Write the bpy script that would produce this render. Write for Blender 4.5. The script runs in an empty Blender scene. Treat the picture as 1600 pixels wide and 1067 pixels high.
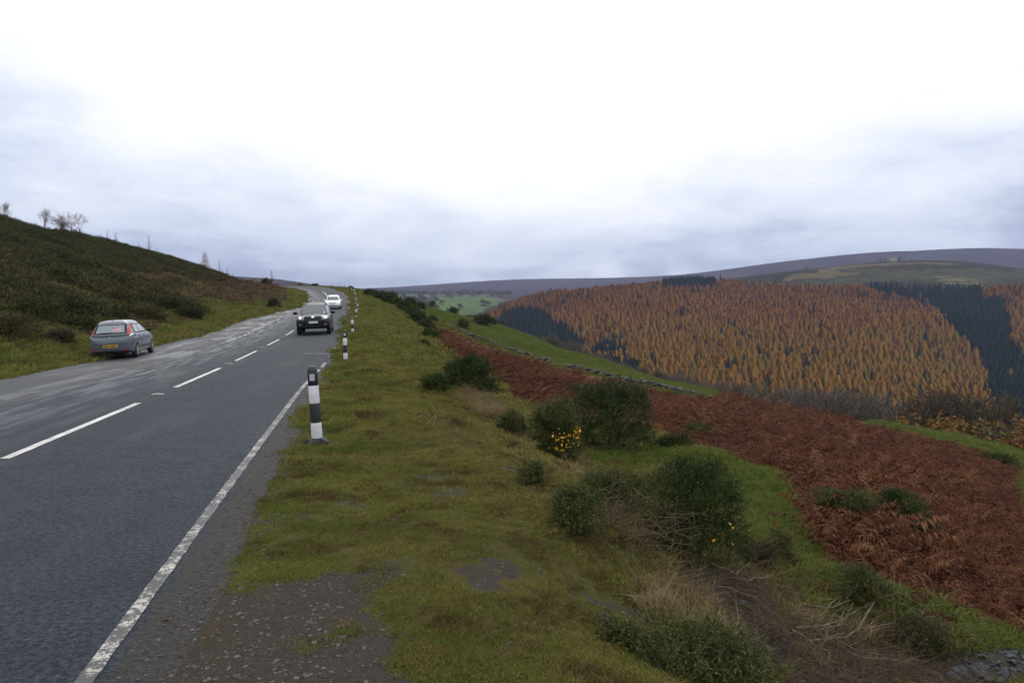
import bpy, math, random
import numpy as np
from mathutils import Vector, Matrix
random.seed(7); RNG = np.random.default_rng(7)
scene = bpy.context.scene
COL = scene.collection

# ------------------------------------------------------------------ camera
F = 1226.0; PITCH = math.atan(55.5 / F); EYE = 1.7
cam = bpy.data.cameras.new("camera"); camo = bpy.data.objects.new("camera", cam); COL.objects.link(camo)
cam.sensor_width = 36.0; cam.lens = 36.0 * F / 1600.0
cam.clip_start = 0.1; cam.clip_end = 20000
camo.location = (0, 0, EYE); camo.rotation_euler = (math.pi / 2 - PITCH, 0, 0)
scene.camera = camo
scene.render.resolution_x = 1024; scene.render.resolution_y = 682
scene.view_settings.view_transform = 'Standard'; scene.view_settings.look = 'None'
scene.view_settings.exposure = 0.0; scene.view_settings.gamma = 1.0
scene.cycles.max_bounces = 6; scene.cycles.diffuse_bounces = 3; scene.cycles.glossy_bounces = 3
scene.cycles.transmission_bounces = 4; scene.cycles.transparent_max_bounces = 8; scene.cycles.volume_bounces = 0
scene.cycles.use_denoising = True

# ------------------------------------------------------------------ node helpers
class NT:
    def __init__(self, tree): self.t = tree
    def n(self, kind, **kw):
        nd = self.t.nodes.new(kind)
        for k, v in kw.items(): setattr(nd, k, v)
        return nd
    def link(self, a, b): self.t.links.new(a, b)
    def put(self, sock, v):
        if isinstance(v, bpy.types.NodeSocket): self.link(v, sock)
        else: sock.default_value = v
    def math(self, op, a, b=0.0, c=0.0, clamp=False):
        nd = self.n('ShaderNodeMath', operation=op, use_clamp=clamp)
        for i, v in enumerate((a, b, c)): self.put(nd.inputs[i], v)
        return nd.outputs[0]
    def mix(self, f, a, b, blend='MIX'):
        nd = self.n('ShaderNodeMix', data_type='RGBA', blend_type=blend)
        self.put(nd.inputs[0], f)
        for s, v in ((nd.inputs[6], a), (nd.inputs[7], b)):
            self.put(s, v if isinstance(v, bpy.types.NodeSocket) else (*v[:3], 1))
        return nd.outputs[2]
    def noise(self, vec, scale, detail=3, rough=.55, dist=0.0):
        nd = self.n('ShaderNodeTexNoise'); nd.inputs['Scale'].default_value = scale
        nd.inputs['Detail'].default_value = detail; nd.inputs['Roughness'].default_value = rough
        nd.inputs['Distortion'].default_value = dist
        if vec is not None: self.link(vec, nd.inputs['Vector'])
        return nd.outputs['Fac']
    def step(self, v, lo, hi):
        nd = self.n('ShaderNodeMapRange', interpolation_type='SMOOTHSTEP')
        self.put(nd.inputs[0], v); self.put(nd.inputs[1], lo); self.put(nd.inputs[2], hi)
        return nd.outputs[0]
    def mapping(self, vec, scale=(1, 1, 1), rot=(0, 0, 0), loc=(0, 0, 0)):
        nd = self.n('ShaderNodeMapping'); nd.inputs['Scale'].default_value = scale
        nd.inputs['Rotation'].default_value = rot; nd.inputs['Location'].default_value = loc
        self.link(vec, nd.inputs[0]); return nd.outputs[0]
    def ramp(self, v, stops):
        nd = self.n('ShaderNodeValToRGB'); e = nd.color_ramp.elements
        while len(e) < len(stops): e.new(0.5)
        for el, (p, c) in zip(e, stops): el.position = p; el.color = (*c, 1)
        self.link(v, nd.inputs[0]); return nd.outputs[0]

def material(name):
    m = bpy.data.materials.new(name); m.use_nodes = True
    t = m.node_tree; t.nodes.clear(); q = NT(t)
    out = q.n('ShaderNodeOutputMaterial'); b = q.n('ShaderNodeBsdfPrincipled')
    q.link(b.outputs[0], out.inputs[0])
    return m, q, b

def simple(name, col, rough=.6, metal=0, vary=0.0, vscale=3.0, spec=.5, emit=None, inst=0.0, coat=0.0):
    m, q, b = material(name)
    b.inputs['Roughness'].default_value = rough; b.inputs['Metallic'].default_value = metal
    b.inputs['Specular IOR Level'].default_value = spec
    b.inputs['Coat Weight'].default_value = coat; b.inputs['Coat Roughness'].default_value = .08
    if vary > 0:
        tc = q.n('ShaderNodeTexCoord')
        f = q.noise(tc.outputs['Object'], vscale, 4)
        f = q.step(f, .3, .7)
        c = q.mix(f, [v * (1 - vary) for v in col], [min(1, v * (1 + vary)) for v in col])
        q.link(c, b.inputs['Base Color'])
    else:
        b.inputs['Base Color'].default_value = (*col, 1)
    if emit:
        b.inputs['Emission Color'].default_value = (*emit[0], 1); b.inputs['Emission Strength'].default_value = emit[1]
    return m

# ------------------------------------------------------------------ sky: overcast cloud layer, bright opening ahead
SUN_EL, SUN_AZ = math.radians(42), math.radians(-6)      # azimuth measured from +Y towards +X
world = bpy.data.worlds.new("World"); scene.world = world; world.use_nodes = True
q = NT(world.node_tree); world.node_tree.nodes.clear()
wo = q.n('ShaderNodeOutputWorld'); bg = q.n('ShaderNodeBackground'); q.link(bg.outputs[0], wo.inputs[0])
tc = q.n('ShaderNodeTexCoord'); dirv = tc.outputs['Generated']
sky = q.n('ShaderNodeTexSky', sky_type='NISHITA', sun_disc=False)
sky.sun_elevation = SUN_EL; sky.sun_rotation = SUN_AZ
sep = q.n('ShaderNodeSeparateXYZ'); q.link(dirv, sep.inputs[0])
zc = q.math('MAXIMUM', sep.outputs[2], 0.0)
zz = q.math('ADD', zc, 0.09)
cx = q.math('DIVIDE', sep.outputs[0], zz); cy = q.math('DIVIDE', sep.outputs[1], zz)
cv = q.n('ShaderNodeCombineXYZ'); q.link(cx, cv.inputs[0]); q.link(cy, cv.inputs[1]); q.link(q.math('MULTIPLY', zc, 2.0), cv.inputs[2])
flat = q.mapping(dirv, (1, 1, 2.6))
n1 = q.noise(flat, 3.0, 7, .6, .2)
n2 = q.noise(cv.outputs[0], .55, 7, .58, .3)
n3 = q.noise(q.mapping(dirv, (1, 1, 2.7), loc=(4, 2, 1)), 7.0, 8, .64, .15)
nn = q.math('ADD', q.math('MULTIPLY', n1, .30), q.math('ADD', q.math('MULTIPLY', n2, .30), q.math('MULTIPLY', n3, .40)))
nd_ = q.math('SUBTRACT', nn, .5)
def blob(px, py, width):
    u, v = (px - 800) / F, -(py - 533.5) / F
    d = Vector((u, math.cos(PITCH) + v * math.sin(PITCH), v * math.cos(PITCH) - math.sin(PITCH))).normalized()
    vm = q.n('ShaderNodeVectorMath', operation='DISTANCE'); q.link(dirv, vm.inputs[0]); vm.inputs[1].default_value = d
    return q.math('SUBTRACT', 1.0, q.step(vm.outputs['Value'], 0.0, width))
dark = q.math('ADD', q.math('MULTIPLY', blob(-60, 90, .20), .11), q.math('MULTIPLY', blob(1640, 220, .30), .035))
dark = q.math('ADD', dark, q.math('ADD', q.math('MULTIPLY', blob(380, 410, .20), .06), q.math('MULTIPLY', blob(1560, 340, .16), .04)))
light = q.math('ADD', q.math('MULTIPLY', blob(760, 60, .5), .10), q.math('MULTIPLY', blob(1500, 360, .12), .05))
light = q.math('ADD', light, q.math('MULTIPLY', q.math('ADD', blob(950, 432, .03), blob(1062, 428, .03)), .045))
h = q.math('ADD', q.math('ADD', zc, .012), q.math('MULTIPLY', nd_, .48))
h = q.math('ADD', q.math('SUBTRACT', h, dark), light)
cloud = q.ramp(q.math('MULTIPLY', h, 2.0, clamp=True), [
    (0.00, (.37, .42, .57)), (.06, (.42, .48, .63)), (.13, (.56, .62, .78)), (.21, (.78, .84, .97)),
    (.34, (1.0, 1.03, 1.10)), (.48, (1.2, 1.2, 1.21)), (1.0, (1.25, 1.25, 1.26))])
skyc = q.mix(1.0, cloud, q.mix(1.0, sky.outputs[0], (.003, .003, .003), 'MULTIPLY'), 'ADD')
q.link(skyc, bg.inputs[0]); bg.inputs[1].default_value = 1.0
sl = bpy.data.lights.new("sun", 'SUN'); sl.energy = 0.7; sl.angle = math.radians(25); sl.color = (1, .96, .9)
so = bpy.data.objects.new("sun", sl); COL.objects.link(so)
sd = Vector((math.sin(SUN_AZ) * math.cos(SUN_EL), math.cos(SUN_AZ) * math.cos(SUN_EL), math.sin(SUN_EL)))
so.rotation_euler = sd.to_track_quat('Z', 'Y').to_euler()

# ------------------------------------------------------------------ geometry helpers
def W(px, py, Y):
    """point of the place seen at photograph pixel (px, py), Y metres ahead"""
    u, v = (px - 800) / F, -(py - 533.5) / F
    dy = math.cos(PITCH) + v * math.sin(PITCH); dz = v * math.cos(PITCH) - math.sin(PITCH)
    return np.array([u * Y / dy, Y, EYE + dz * Y / dy])
def link(o, parent=None):
    COL.objects.link(o)
    if parent is not None: o.parent = parent
    return o
def tag(o, label=None, cat=None, group=None, kind=None):
    if label: o['label'] = label
    if cat: o['category'] = cat
    if group: o['group'] = group
    if kind: o['kind'] = kind
    return o
def mesh_np(name, V, Fc, mats=(), mi=None, smooth=False):
    V = np.asarray(V, dtype=np.float32); Fc = np.asarray(Fc, dtype=np.int32); k = Fc.shape[1]
    me = bpy.data.meshes.new(name)
    me.vertices.add(len(V)); me.vertices.foreach_set('co', V.ravel())
    me.loops.add(Fc.size); me.loops.foreach_set('vertex_index', Fc.ravel())
    me.polygons.add(len(Fc)); me.polygons.foreach_set('loop_start', np.arange(0, Fc.size, k, dtype=np.int32))
    if mi is not None: me.polygons.foreach_set('material_index', np.asarray(mi, dtype=np.int32))
    for m in mats: me.materials.append(m)
    me.update(calc_edges=True); me.validate()
    if smooth: me.shade_smooth()
    return me
def obj_np(name, V, Fc, mat, parent=None, smooth=False, mi=None):
    mats = mat if isinstance(mat, (list, tuple)) else [mat]
    o = bpy.data.objects.new(name, mesh_np(name, V, Fc, mats, mi, smooth)); return link(o, parent)
def empty(name, loc=(0, 0, 0), rz=0):
    o = bpy.data.objects.new(name, None); o.location = loc; o.rotation_euler = (0, 0, rz); o.empty_display_size = .2
    return link(o)
class MB:
    def __init__(s): s.v = []; s.f = []; s.m = []
    def add(s, vs, fs, m=0):
        b = len(s.v); s.v += [tuple(map(float, p)) for p in vs]
        s.f += [tuple(i + b for i in f) for f in fs]; s.m += [m] * len(fs); return s
    def box(s, c, d, rz=0, m=0, rx=0, ry=0):
        R = Matrix.Rotation(rz, 3, 'Z') @ Matrix.Rotation(ry, 3, 'Y') @ Matrix.Rotation(rx, 3, 'X')
        vs = [Vector(c) + R @ Vector((sx * d[0] / 2, sy * d[1] / 2, sz * d[2] / 2)) for sz in (-1, 1) for sy in (-1, 1) for sx in (-1, 1)]
        return s.add(vs, [(0, 2, 3, 1), (4, 5, 7, 6), (0, 1, 5, 4), (2, 6, 7, 3), (0, 4, 6, 2), (1, 3, 7, 5)], m)
    def lathe(s, prof, c=(0, 0, 0), n=20, axis='Z', m=0, cap=True):
        vs = []; fs = []
        for (r, h) in prof:
            for k in range(n):
                a = 2 * math.pi * k / n; p = (r * math.cos(a), r * math.sin(a), h)
                if axis == 'X': p = (p[2], p[0], p[1])
                if axis == 'Y': p = (p[0], p[2], p[1])
                vs.append((p[0] + c[0], p[1] + c[1], p[2] + c[2]))
        for i in range(len(prof) - 1):
            for k in range(n):
                a, b = i * n + k, i * n + (k + 1) % n; fs.append((a, b, b + n, a + n))
        if cap:
            fs.append(tuple(range(n - 1, -1, -1))); o_ = (len(prof) - 1) * n; fs.append(tuple(range(o_, o_ + n)))
        return s.add(vs, fs, m)
    def build(s, name, mat, parent=None, smooth=False, fix=True):
        me = bpy.data.meshes.new(name); me.from_pydata(s.v, [], s.f)
        for m_ in (mat if isinstance(mat, (list, tuple)) else [mat]): me.materials.append(m_)
        me.polygons.foreach_set('material_index', s.m)
        if fix:
            import bmesh
            bm = bmesh.new(); bm.from_mesh(me); bmesh.ops.recalc_face_normals(bm, faces=bm.faces); bm.to_mesh(me); bm.free()
        me.update()
        if smooth:
            me.shade_smooth()
        o = bpy.data.objects.new(name, me); return link(o, parent)

def lattice(ix, iy, seed):
    with np.errstate(over='ignore'):
        h_ = (ix.astype(np.uint32) * np.uint32(374761393) + iy.astype(np.uint32) * np.uint32(668265263) + np.uint32(seed * 144665))
        h_ = (h_ ^ (h_ >> np.uint32(13))) * np.uint32(1274126177); h_ = h_ ^ (h_ >> np.uint32(16))
    return (h_ & np.uint32(0xffff)).astype(np.float64) / 65535.0
def vn(x, y, sc, seed=1, octs=3):
    """smooth value noise, about -1..1"""
    x = np.asarray(x, float); y = np.asarray(y, float); tot = 0; amp = 1; s_ = 0
    for o_ in range(octs):
        X = x / sc * 2 ** o_ + 1000 + 17.3 * o_; Yq = y / sc * 2 ** o_ + 1000 + 9.1 * o_
        ix = np.floor(X).astype(np.int64); iy = np.floor(Yq).astype(np.int64); fx = X - ix; fy = Yq - iy
        fx = fx * fx * (3 - 2 * fx); fy = fy * fy * (3 - 2 * fy)
        a = lattice(ix, iy, seed); b = lattice(ix + 1, iy, seed); c = lattice(ix, iy + 1, seed); d = lattice(ix + 1, iy + 1, seed)
        tot = tot + amp * (((a * (1 - fx) + b * fx) * (1 - fy) + (c * (1 - fx) + d * fx) * fy) * 2 - 1); s_ += amp; amp *= .5
    return tot / s_
def sst(v, a, b):
    t = np.clip((v - a) / (b - a), 0, 1); return t * t * (3 - 2 * t)

class TPS:
    """smooth height surface through survey points (x, y, z)"""
    def __init__(s, P, lam=1e-4):
        P = np.array(P, float); s.c = s.tr(P[:, 0], P[:, 1]); n = len(P)
        K = s.k(s.c, s.c) + lam * np.eye(n); A = np.zeros((n + 3, n + 3))
        A[:n, :n] = K; A[:n, n] = 1; A[:n, n + 1:] = s.c; A[n, :n] = 1; A[n + 1:, :n] = s.c.T
        s.w = np.linalg.solve(A, np.concatenate([P[:, 2], [0, 0, 0]]))
    def tr(s, x, y):
        r = np.sqrt(x * x + y * y) + .5
        return np.stack([np.arctan2(x, y), np.log(r)], -1)
    def k(s, a, b):
        d2 = ((a[:, None, :] - b[None, :, :]) ** 2).sum(-1)
        return .5 * d2 * np.log(d2 + 1e-12)
    def __call__(s, x, y):
        x = np.asarray(x, float); sh = x.shape; t = s.tr(x.ravel(), np.asarray(y, float).ravel()); out = np.empty(len(t)); n = len(s.c)
        for i in range(0, len(t), 20000):
            q_ = t[i:i + 20000]; out[i:i + 20000] = s.k(q_, s.c) @ s.w[:n] + s.w[n] + q_ @ s.w[n + 1:]
        return out.reshape(sh)

# ------------------------------------------------------------------ road lines (plan, surveyed from the photograph)
def px_line(rows): return np.array([[*W(px, 480, Y)[:1], Y] for px, Y in rows])
right_rows = [(508, 24), (537, 46), (543.5, 57), (545.7, 80), (547, 105), (545, 115), (537.5, 130), (530, 140), (524, 150), (512, 165), (489.5, 185), (440, 205), (400, 215)]
left_rows = [(294, 31.5), (330, 37), (380, 46), (400, 53), (432, 66), (471.5, 92), (480, 107), (481.7, 117), (479, 128), (475, 138), (462.5, 155), (439, 175), (400, 190)]
outer_rows = [(0, 23.7), (136, 30.5), (318, 50), (380, 68), (428, 80), (471.5, 92)]
cen_rows = [(343, 22.5), (400, 30), (436, 38.5), (459, 47)]
def line_fn(rows, head, tail=None):
    L = np.array(head + [[(p - 800) / F * Y, Y] for p, Y in rows] + (tail or []), float)
    # smooth resample
    ys = np.arange(L[0, 1], L[-1, 1] + .01, 1.0); xs = np.interp(ys, L[:, 1], L[:, 0])
    k = np.exp(-np.linspace(-2, 2, 13) ** 2); k /= k.sum()
    pad = np.concatenate([2 * xs[0] - xs[6:0:-1], xs, 2 * xs[-1] - xs[-2:-8:-1]]); xs2 = np.convolve(pad, k, 'valid')
    return lambda y: np.interp(y, ys, xs2)
XR = line_fn(right_rows, [[1.3, -14.], [-1.30, 0.], [-1.96, 3.54], [-2.32, 5.28], [-4.85, 18.4]], [[-90, 224]])
XL = line_fn(left_rows, [[-4.6, -14.], [-7.2, 0.], [-9.8, 15.]], [[-84, 198], [-100, 203], [-140, 224]])
XO_ = line_fn(outer_rows, [[-9.4, -14.], [-11.6, 0.]])
def XO(y): return np.minimum(XO_(np.minimum(y, 92)), np.where(np.asarray(y) < 90, 999, XL(y))) if False else np.where(np.asarray(y) < 91, np.minimum(XO_(y), XL(y)), XL(y))
XC_ = line_fn(cen_rows, [[-1.5, -14.], [-4.1, 0.], [-5.87, 9.], [-6.9, 14.5], [-7.5, 17.5]], [[(-18.5 + -13.6) / 2 - 0.35, 60]])
def XC(y): y = np.asarray(y, float); w = sst(y, 44, 58); return XC_(np.minimum(y, 60)) * (1 - w) + (XR(y) + XL(y)) / 2 * w

# ------------------------------------------------------------------ near ground: survey points (px, py, metres ahead)
S = [
 (490,685,10),(539,568,25),(551,525.4,42),(557,506.5,63),(559,492,83),(556.6,480.5,100),(555.6,474,115),(554,466,130),(549.6,461,142),(544.8,457.8,152),(538.5,454.7,162),(529.6,450.5,175),(510,446.5,195),
 (700,1067,3.5),(1000,1067,3.4),(560,850,5.6),(700,850,5.6),(640,720,8.8),(700,640,13),(620,600,18),(600,540,35),(640,530,38),(600,500,60),(590,488,82),(585,470,105),(580,455,128),(575,452,150),(560,450,175),
 (700,600,19),(750,660,12),(790,700,9.8),(830,800,6.9),(860,730,9.2),(900,790,7.8),(950,900,5.9),(900,1000,4.2),(870,900,5.5),
 (660,520,60),(640,505,72),(620,485,95),(600,468,118),(680,560,38),(700,575,28),
 (720,600,25),(735,615,23),(780,610,30),(690,540,60),(860,625,35),(800,640,22),(865,725,13.5),
 (950,735,15),(960,775,10.6),(1050,750,14),(1000,790,9.5),(1030,850,7.4),(1085,880,8.6),(950,705,19),(1000,680,24),(1010,640,34),(1150,720,18),
 (1200,850,10.5),(1250,760,15),(1300,900,9.7),(1150,900,8.7),(1180,760,14.5),
 (1100,960,6.3),(1100,1060,5.0),(1300,1000,7.4),(1300,1067,6.4),(1400,1020,7.5),(1600,1000,8.3),(1600,1067,7.2),(1500,960,8.6),(1200,940,7.7),
 (1400,800,16.5),(1600,850,17),(1500,900,11),(1600,930,10.6),(1200,680,36),(1350,720,30),(1600,770,34),(1450,760,24),(1300,680,45),
 (1600,712,70),(1500,690,66),(1300,655,72),(1200,635,80),(1090,608,92),(1090,622,72),(960,592,75),(880,572,92),(1000,640,38),(900,605,60),(800,575,70),
 (790,547,108),(740,525,115),(690,512,112),(700,500,145),(690,500,125),(640,480,170),(660,484,190),(675,490,225),(782,519,205),(730,505,215),(870,545,165),(980,577,125),(840,535,180),
 (700,545,75),
 # left hillside
 (0,560,27),(60,550,31),(0,500,35),(0,440,50),(0,400,70),(0,352,100),(100,500,43),(100,450,62),(100,400,88),(60,364,106),(150,379,120),(200,390,132),(260,405,145),(330,430,160),(375,441,178),
 (200,500,52),(200,450,80),(300,470,82),(300,440,115),(400,462,108),(400,447,145),(440,472,98),(350,490,68),(270,510,55),(150,535,40),(440,462,120),(450,456,140),
 (420,445,190),(60,372,140),(200,402,170),(330,437,210),(0,375,150)]
P = [list(W(*s)) for s in S]
def radial(theta_deg, r, z): t = math.radians(theta_deg); P.append([r * math.sin(t), r * math.cos(t), z])
for th, r, z in [(-88, 2, 0), (-60, 2, 0), (-30, 1.5, 0), (0, 1.5, 0.02), (40, 1.5, 0.02), (88, 1.5, 0), (-88, 12, -.25), (-88, 30, 2), (-60, 12, -.2), (-60, 30, 1.8), (-60, 80, 13), (-88, 90, 22), (-40, 200, 14), (-60, 200, 25), (-30, 300, 8), (-18, 300, 3), (-10, 300, -5), (-12, 240, 2.5), (-17, 240, 4.5),
                (88, 3.5, -.3), (60, 3.0, 0), (60, 5, -1.0), (60, 8, -2.0), (88, 8, -2.3), (50, 20, -5.2), (60, 40, -10), (88, 40, -14), (45, 80, -20), (60, 80, -24), (88, 90, -30),
                (33, 130, -42), (45, 130, -48), (20, 140, -30), (12, 170, -30), (5, 220, -22), (0, 270, -20), (-5, 290, -16), (33, 300, -95), (20, 300, -88), (10, 300, -70), (0, 320, -42), (60, 300, -100), (88, 300, -100)]:
    radial(th, r, z)
# underside of each road line: keep the carriageway a smooth, slightly cambered plane
for x_, y_, z_ in [(0, 2.2, 0), (-1.2, 2.2, 0), (1, 2.2, 0), (2, 1.8, -.02), (3, 1.5, -.1)]:
    P.append([x_, y_, z_])
# levels along the painted lines, relative to the eye
lev = {XR: [(0,-1.72),(5,-1.735),(10,-1.755),(14.3,-1.775),(18.4,-1.79),(24,-1.775),(30,-1.715),(38,-1.57),(46,-1.40),(57,-1.14),(68,-.93),(80,-.66),(92,-.15),(105,.5),(115,1.13),(130,2.07),(140,2.57),(150,3.1),(165,3.85),(185,4.65),(215,5.2)],
       XC: [(0,-1.735),(9,-1.76),(17,-1.80),(22.5,-1.785),(30,-1.72),(38.5,-1.64),(47,-1.47),(57,-1.2),(70,-.93),(80,-.68),(92,-.17),(105,.53),(117,1.32),(130,2.15),(140,2.6),(150,3.12),(165,3.85),(185,4.68),(215,5.2)],
       XL: [(0,-1.8),(10,-1.88),(20,-1.96),(31.5,-1.97),(37,-1.9),(46,-1.75),(53,-1.57),(66,-1.15),(80,-.70),(92,-.17),(107,.72),(117,1.4),(128,2.1),(138,2.6),(155,3.3),(175,4.1),(190,4.6),(215,5.2)],
       XO: [(0,-1.95),(12,-2.15),(23.7,-2.22),(30.5,-2.19),(40,-2.0),(50,-1.8),(60,-1.5),(72,-1.1),(88,-.35)]}
for fn_, L_ in lev.items():
    for y_ in (2.5, 3.5, 5, 7, 10, 14, 19, 25, 32, 40, 50, 62, 76, 90, 105, 117, 130, 143, 157, 172, 188, 205):
        if fn_ is XO and y_ > 80: continue
        x_ = float(fn_(float(y_))); zr = float(np.interp(y_, *np.array(L_).T)) + EYE
        if fn_ is XR and y_ <= 62: P.append([x_ + .5, y_, zr - .01])
        P.append([x_, y_, zr])
HN0 = TPS(P, 2e-3)
_yt = np.arange(-14, 216, .5)
def _smooth(v, n=13):
    k = np.exp(-np.linspace(-2, 2, n) ** 2); k /= k.sum(); h_ = n // 2
    return np.convolve(np.concatenate([2 * v[0] - v[h_:0:-1], v, 2 * v[-1] - v[-2:-h_ - 2:-1]]), k, 'valid')
_lv = {fn_: _smooth(np.interp(_yt, *np.array(L_).T) + EYE) for fn_, L_ in lev.items()}
_lv[XO] = np.where(_yt > 88, _lv[XL], _lv[XO])
_xs = {fn_: fn_(_yt) for fn_ in lev}
_offr = 1.0
_cr = _smooth(_lv[XR] - .02 - HN0(_xs[XR] + _offr, _yt)); _cl = _smooth(_lv[XO] - HN0(_xs[XO] - .5, _yt))
_near = sst(_yt, 1.5, 3.2); _cr = _cr * _near; _cl = _cl * _near
def HN(x, y):
    x = np.asarray(x, float); y = np.asarray(y, float); w = sst(np.sqrt(x * x + y * y), 1.6, 2.8)
    z = HN0(x, y) * w + (1 - w) * .01 * np.clip(x, -12, 0)
    yy = np.clip(y, -14, 215)
    I = lambda tab: np.interp(yy, _yt, tab)
    xr, xc, xl, xo = I(_xs[XR]), I(_xs[XC]), I(_xs[XL]), I(_xs[XO]); zr, zc_, zl, zo = I(_lv[XR]), I(_lv[XC]), I(_lv[XL]), I(_lv[XO])
    t1 = np.clip((x - xc) / np.maximum(xr - xc, .1), 0, 1); t2 = np.clip((x - xl) / np.maximum(xc - xl, .1), 0, 1); t3 = np.clip((x - xo) / np.maximum(xl - xo, .3), 0, 1)
    zroad = np.where(x >= xc, zc_ + (zr - zc_) * t1, np.where(x >= xl, zl + (zc_ - zl) * t2, zo + (zl - zo) * t3))
    zroad = zroad - .02 * np.clip((x - xr) / _offr, 0, 1)
    dr = x - (xr + _offr); dl = (xo - .5) - x
    near = 1 + yy * .03
    out = np.where(dr > 0, z + I(_cr) * np.exp(-(np.clip(dr, 0, None) / (2.5 * near)) ** 2), np.where(dl > 0, z + I(_cl) * np.exp(-(np.clip(dl, 0, None) / (3.5 * near)) ** 2), zroad))
    fade = 1 - sst(y, 200, 215)
    return out * fade + z * (1 - fade)

def road_state(x, y):
    """+ = metres inside the sealed surface, - = metres outside"""
    yy = np.clip(y, -14, 222)
    a = XR(yy) + .42 + .10 * vn(x, y, 1.6, 5, 3) - x; b = x - (XO(yy) - .12 + .14 * vn(x, y, 2.2, 6, 3))
    # the road turns hard left beyond 165 m: measure more nearly square to it there
    s_ = 1 - .55 * sst(yy, 150, 200)
    d = np.minimum(a, b) * s_
    return np.where(y > 222, -np.abs(y - 222) - 1, d)

def HG(x, y, detail=True):
    x = np.asarray(x, float); y = np.asarray(y, float)
    z = HN(x, y)
    if not detail: return z
    r = np.sqrt(x * x + y * y); d = road_state(x, y); off = np.clip(-d, 0, None)
    verge = sst(off, .3, 2.0)
    fade = 1 / (1 + (r / 60) ** 2)
    rough = sst(x, -.8, 1.6) * sst(r, 4, 7)               # the rough bank and the field below it
    hum = .018 * vn(x, y, .35, 11, 3) + .05 * vn(x, y, 1.7, 12, 3) * (1 + 1.6 * rough) + .03 * rough * vn(x, y, .5, 15, 2)
    z = z + verge * hum * (0.4 + fade)
    # little terracettes on the bank right of the verge
    rt = sst(x - XR(np.clip(y, 0, 222)), 3.5, 6) * (1 - sst(r, 110, 150)) * sst(r, 12, 22)
    z = z + rt * .22 * vn(x * .8, y * .25, 1.1, 13, 3)
    lt = sst(XO(np.clip(y, 0, 222)) - x, 3, 9)
    z = z + lt * .35 * vn(x, y, 5, 14, 3)
    # sealed surface is bedded into the ground, turf stands a little proud of it
    z = z + np.where(d > 0, -.07 * sst(d, 0, .12), .012 * sst(off, 0, .12))
    return z

def cast(px, py, fn=HN, y0=2.0, y1=320.0):
    """first ground point under a photograph pixel"""
    ys = np.geomspace(y0, y1, 700); u, v = (px - 800) / F, -(py - 533.5) / F
    dy = math.cos(PITCH) + v * math.sin(PITCH); dz = v * math.cos(PITCH) - math.sin(PITCH)
    xs = u * ys / dy; zs = EYE + dz * ys / dy; g = fn(xs, ys); k = np.where(zs < g)[0]
    if len(k) == 0:
        k = [int(np.argmin(np.abs(zs - g)))]
    i = k[0]
    if i > 0:
        a, b = zs[i - 1] - g[i - 1], zs[i] - g[i]; t = a / (a - b) if a != b else 0
        yv = ys[i - 1] + t * (ys[i] - ys[i - 1])
    else: yv = ys[i]
    return np.array([u * yv / dy, yv, fn(np.array([u * yv / dy]), np.array([yv]))[0]])
def region(pts, fn=HN, y0=2.0, y1=320.0): return np.array([cast(px, py, fn, y0, y1)[:2] for px, py in pts])
def inside(poly, x, y):
    x = np.asarray(x); y = np.asarray(y); c = np.zeros(x.shape, bool); n = len(poly); j = n - 1
    for i in range(n):
        xi, yi = poly[i]; xj, yj = poly[j]
        if yi != yj:
            c ^= ((yi > y) != (yj > y)) & (x < (xj - xi) * (y - yi) / (yj - yi) + xi)
        j = i
    return c
# ------------------------------------------------------------------ zones of the near ground (plan outlines)
Zc = {}
Zc['gravel'] = region([(215,1067),(235,975),(330,948),(430,930),(510,895),(610,885),(650,905),(570,935),(590,975),(640,1010),(600,1035),(650,1067)])
Zc['gravel'] = np.vstack([Zc['gravel'], [[.1, 2.2], [-1.0, 1.5], [-1.8, 2.0]]])
Zc['brack'] = region([(665,512),(700,520),(760,541),(800,555),(850,571),(900,585),(960,597),(1020,610),(1090,622),(1150,621),(1200,629),(1300,646),(1375,664),(1400,684),(1440,690),(1500,701),(1600,726),(1900,800),
    (1900,1000),(1640,990),(1560,985),(1500,960),(1440,945),(1380,925),(1335,880),(1290,850),(1262,790),(1240,750),(1180,735),(1130,722),(1090,700),(1030,690),(1010,668),(960,655),(870,640),(820,627),(775,612),(765,600),(720,565),(690,548),(668,524)])
Zc['earth'] = region([(1030,870),(1075,878),(1150,905),(1200,930),(1245,985),(1330,1010),(1420,1010),(1500,1030),(1540,1067),(1200,1067),(1150,1020),(1120,985),(1085,940),(1040,905)])
Zc['slate'] = region([(1495,1040),(1540,1030),(1600,1025),(1700,1040),(1700,1067),(1480,1067)])
Zc['patchgreen'] = region([(1165,790),(1240,800),(1290,850),(1330,900),(1400,950),(1500,985),(1600,1010),(1600,1050),(1500,1030),(1400,1000),(1300,965),(1230,930),(1180,870),(1165,830)])
Zc['midgreen'] = region([(900,715),(960,700),(1010,715),(1090,715),(1180,740),(1240,760),(1270,830),(1180,800),(1160,790),(1100,740),(960,735)])
Zc['track'] = region([(655,488),(668,484),(690,496),(720,512),(745,526),(720,528),(690,512)])
wall_xy = region([(700,512),(730,527),(760,538),(800,551),(850,566),(900,580),(950,591),(1000,603),(1050,613),(1100,622)])
Zc['field'] = np.vstack([wall_xy, region([(1150,621),(1200,629),(1300,646),(1375,664),(1400,684),(1440,690),(1500,701),(1600,726),(1900,800)]), [[160, 90], [120, 240], [0, 290], [-25, 290], [-34, 230]]])
Zc['heath'] = region([(100,395),(150,412),(230,427),(300,432),(380,441),(435,447),(440,470),(415,480),(380,482),(330,468),(250,470),(210,455),(150,440),(120,420)])
Zc['heath2'] = region([(95,500),(160,485),(240,487),(320,505),(300,520),(210,525),(130,530),(60,528),(30,510)])
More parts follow.
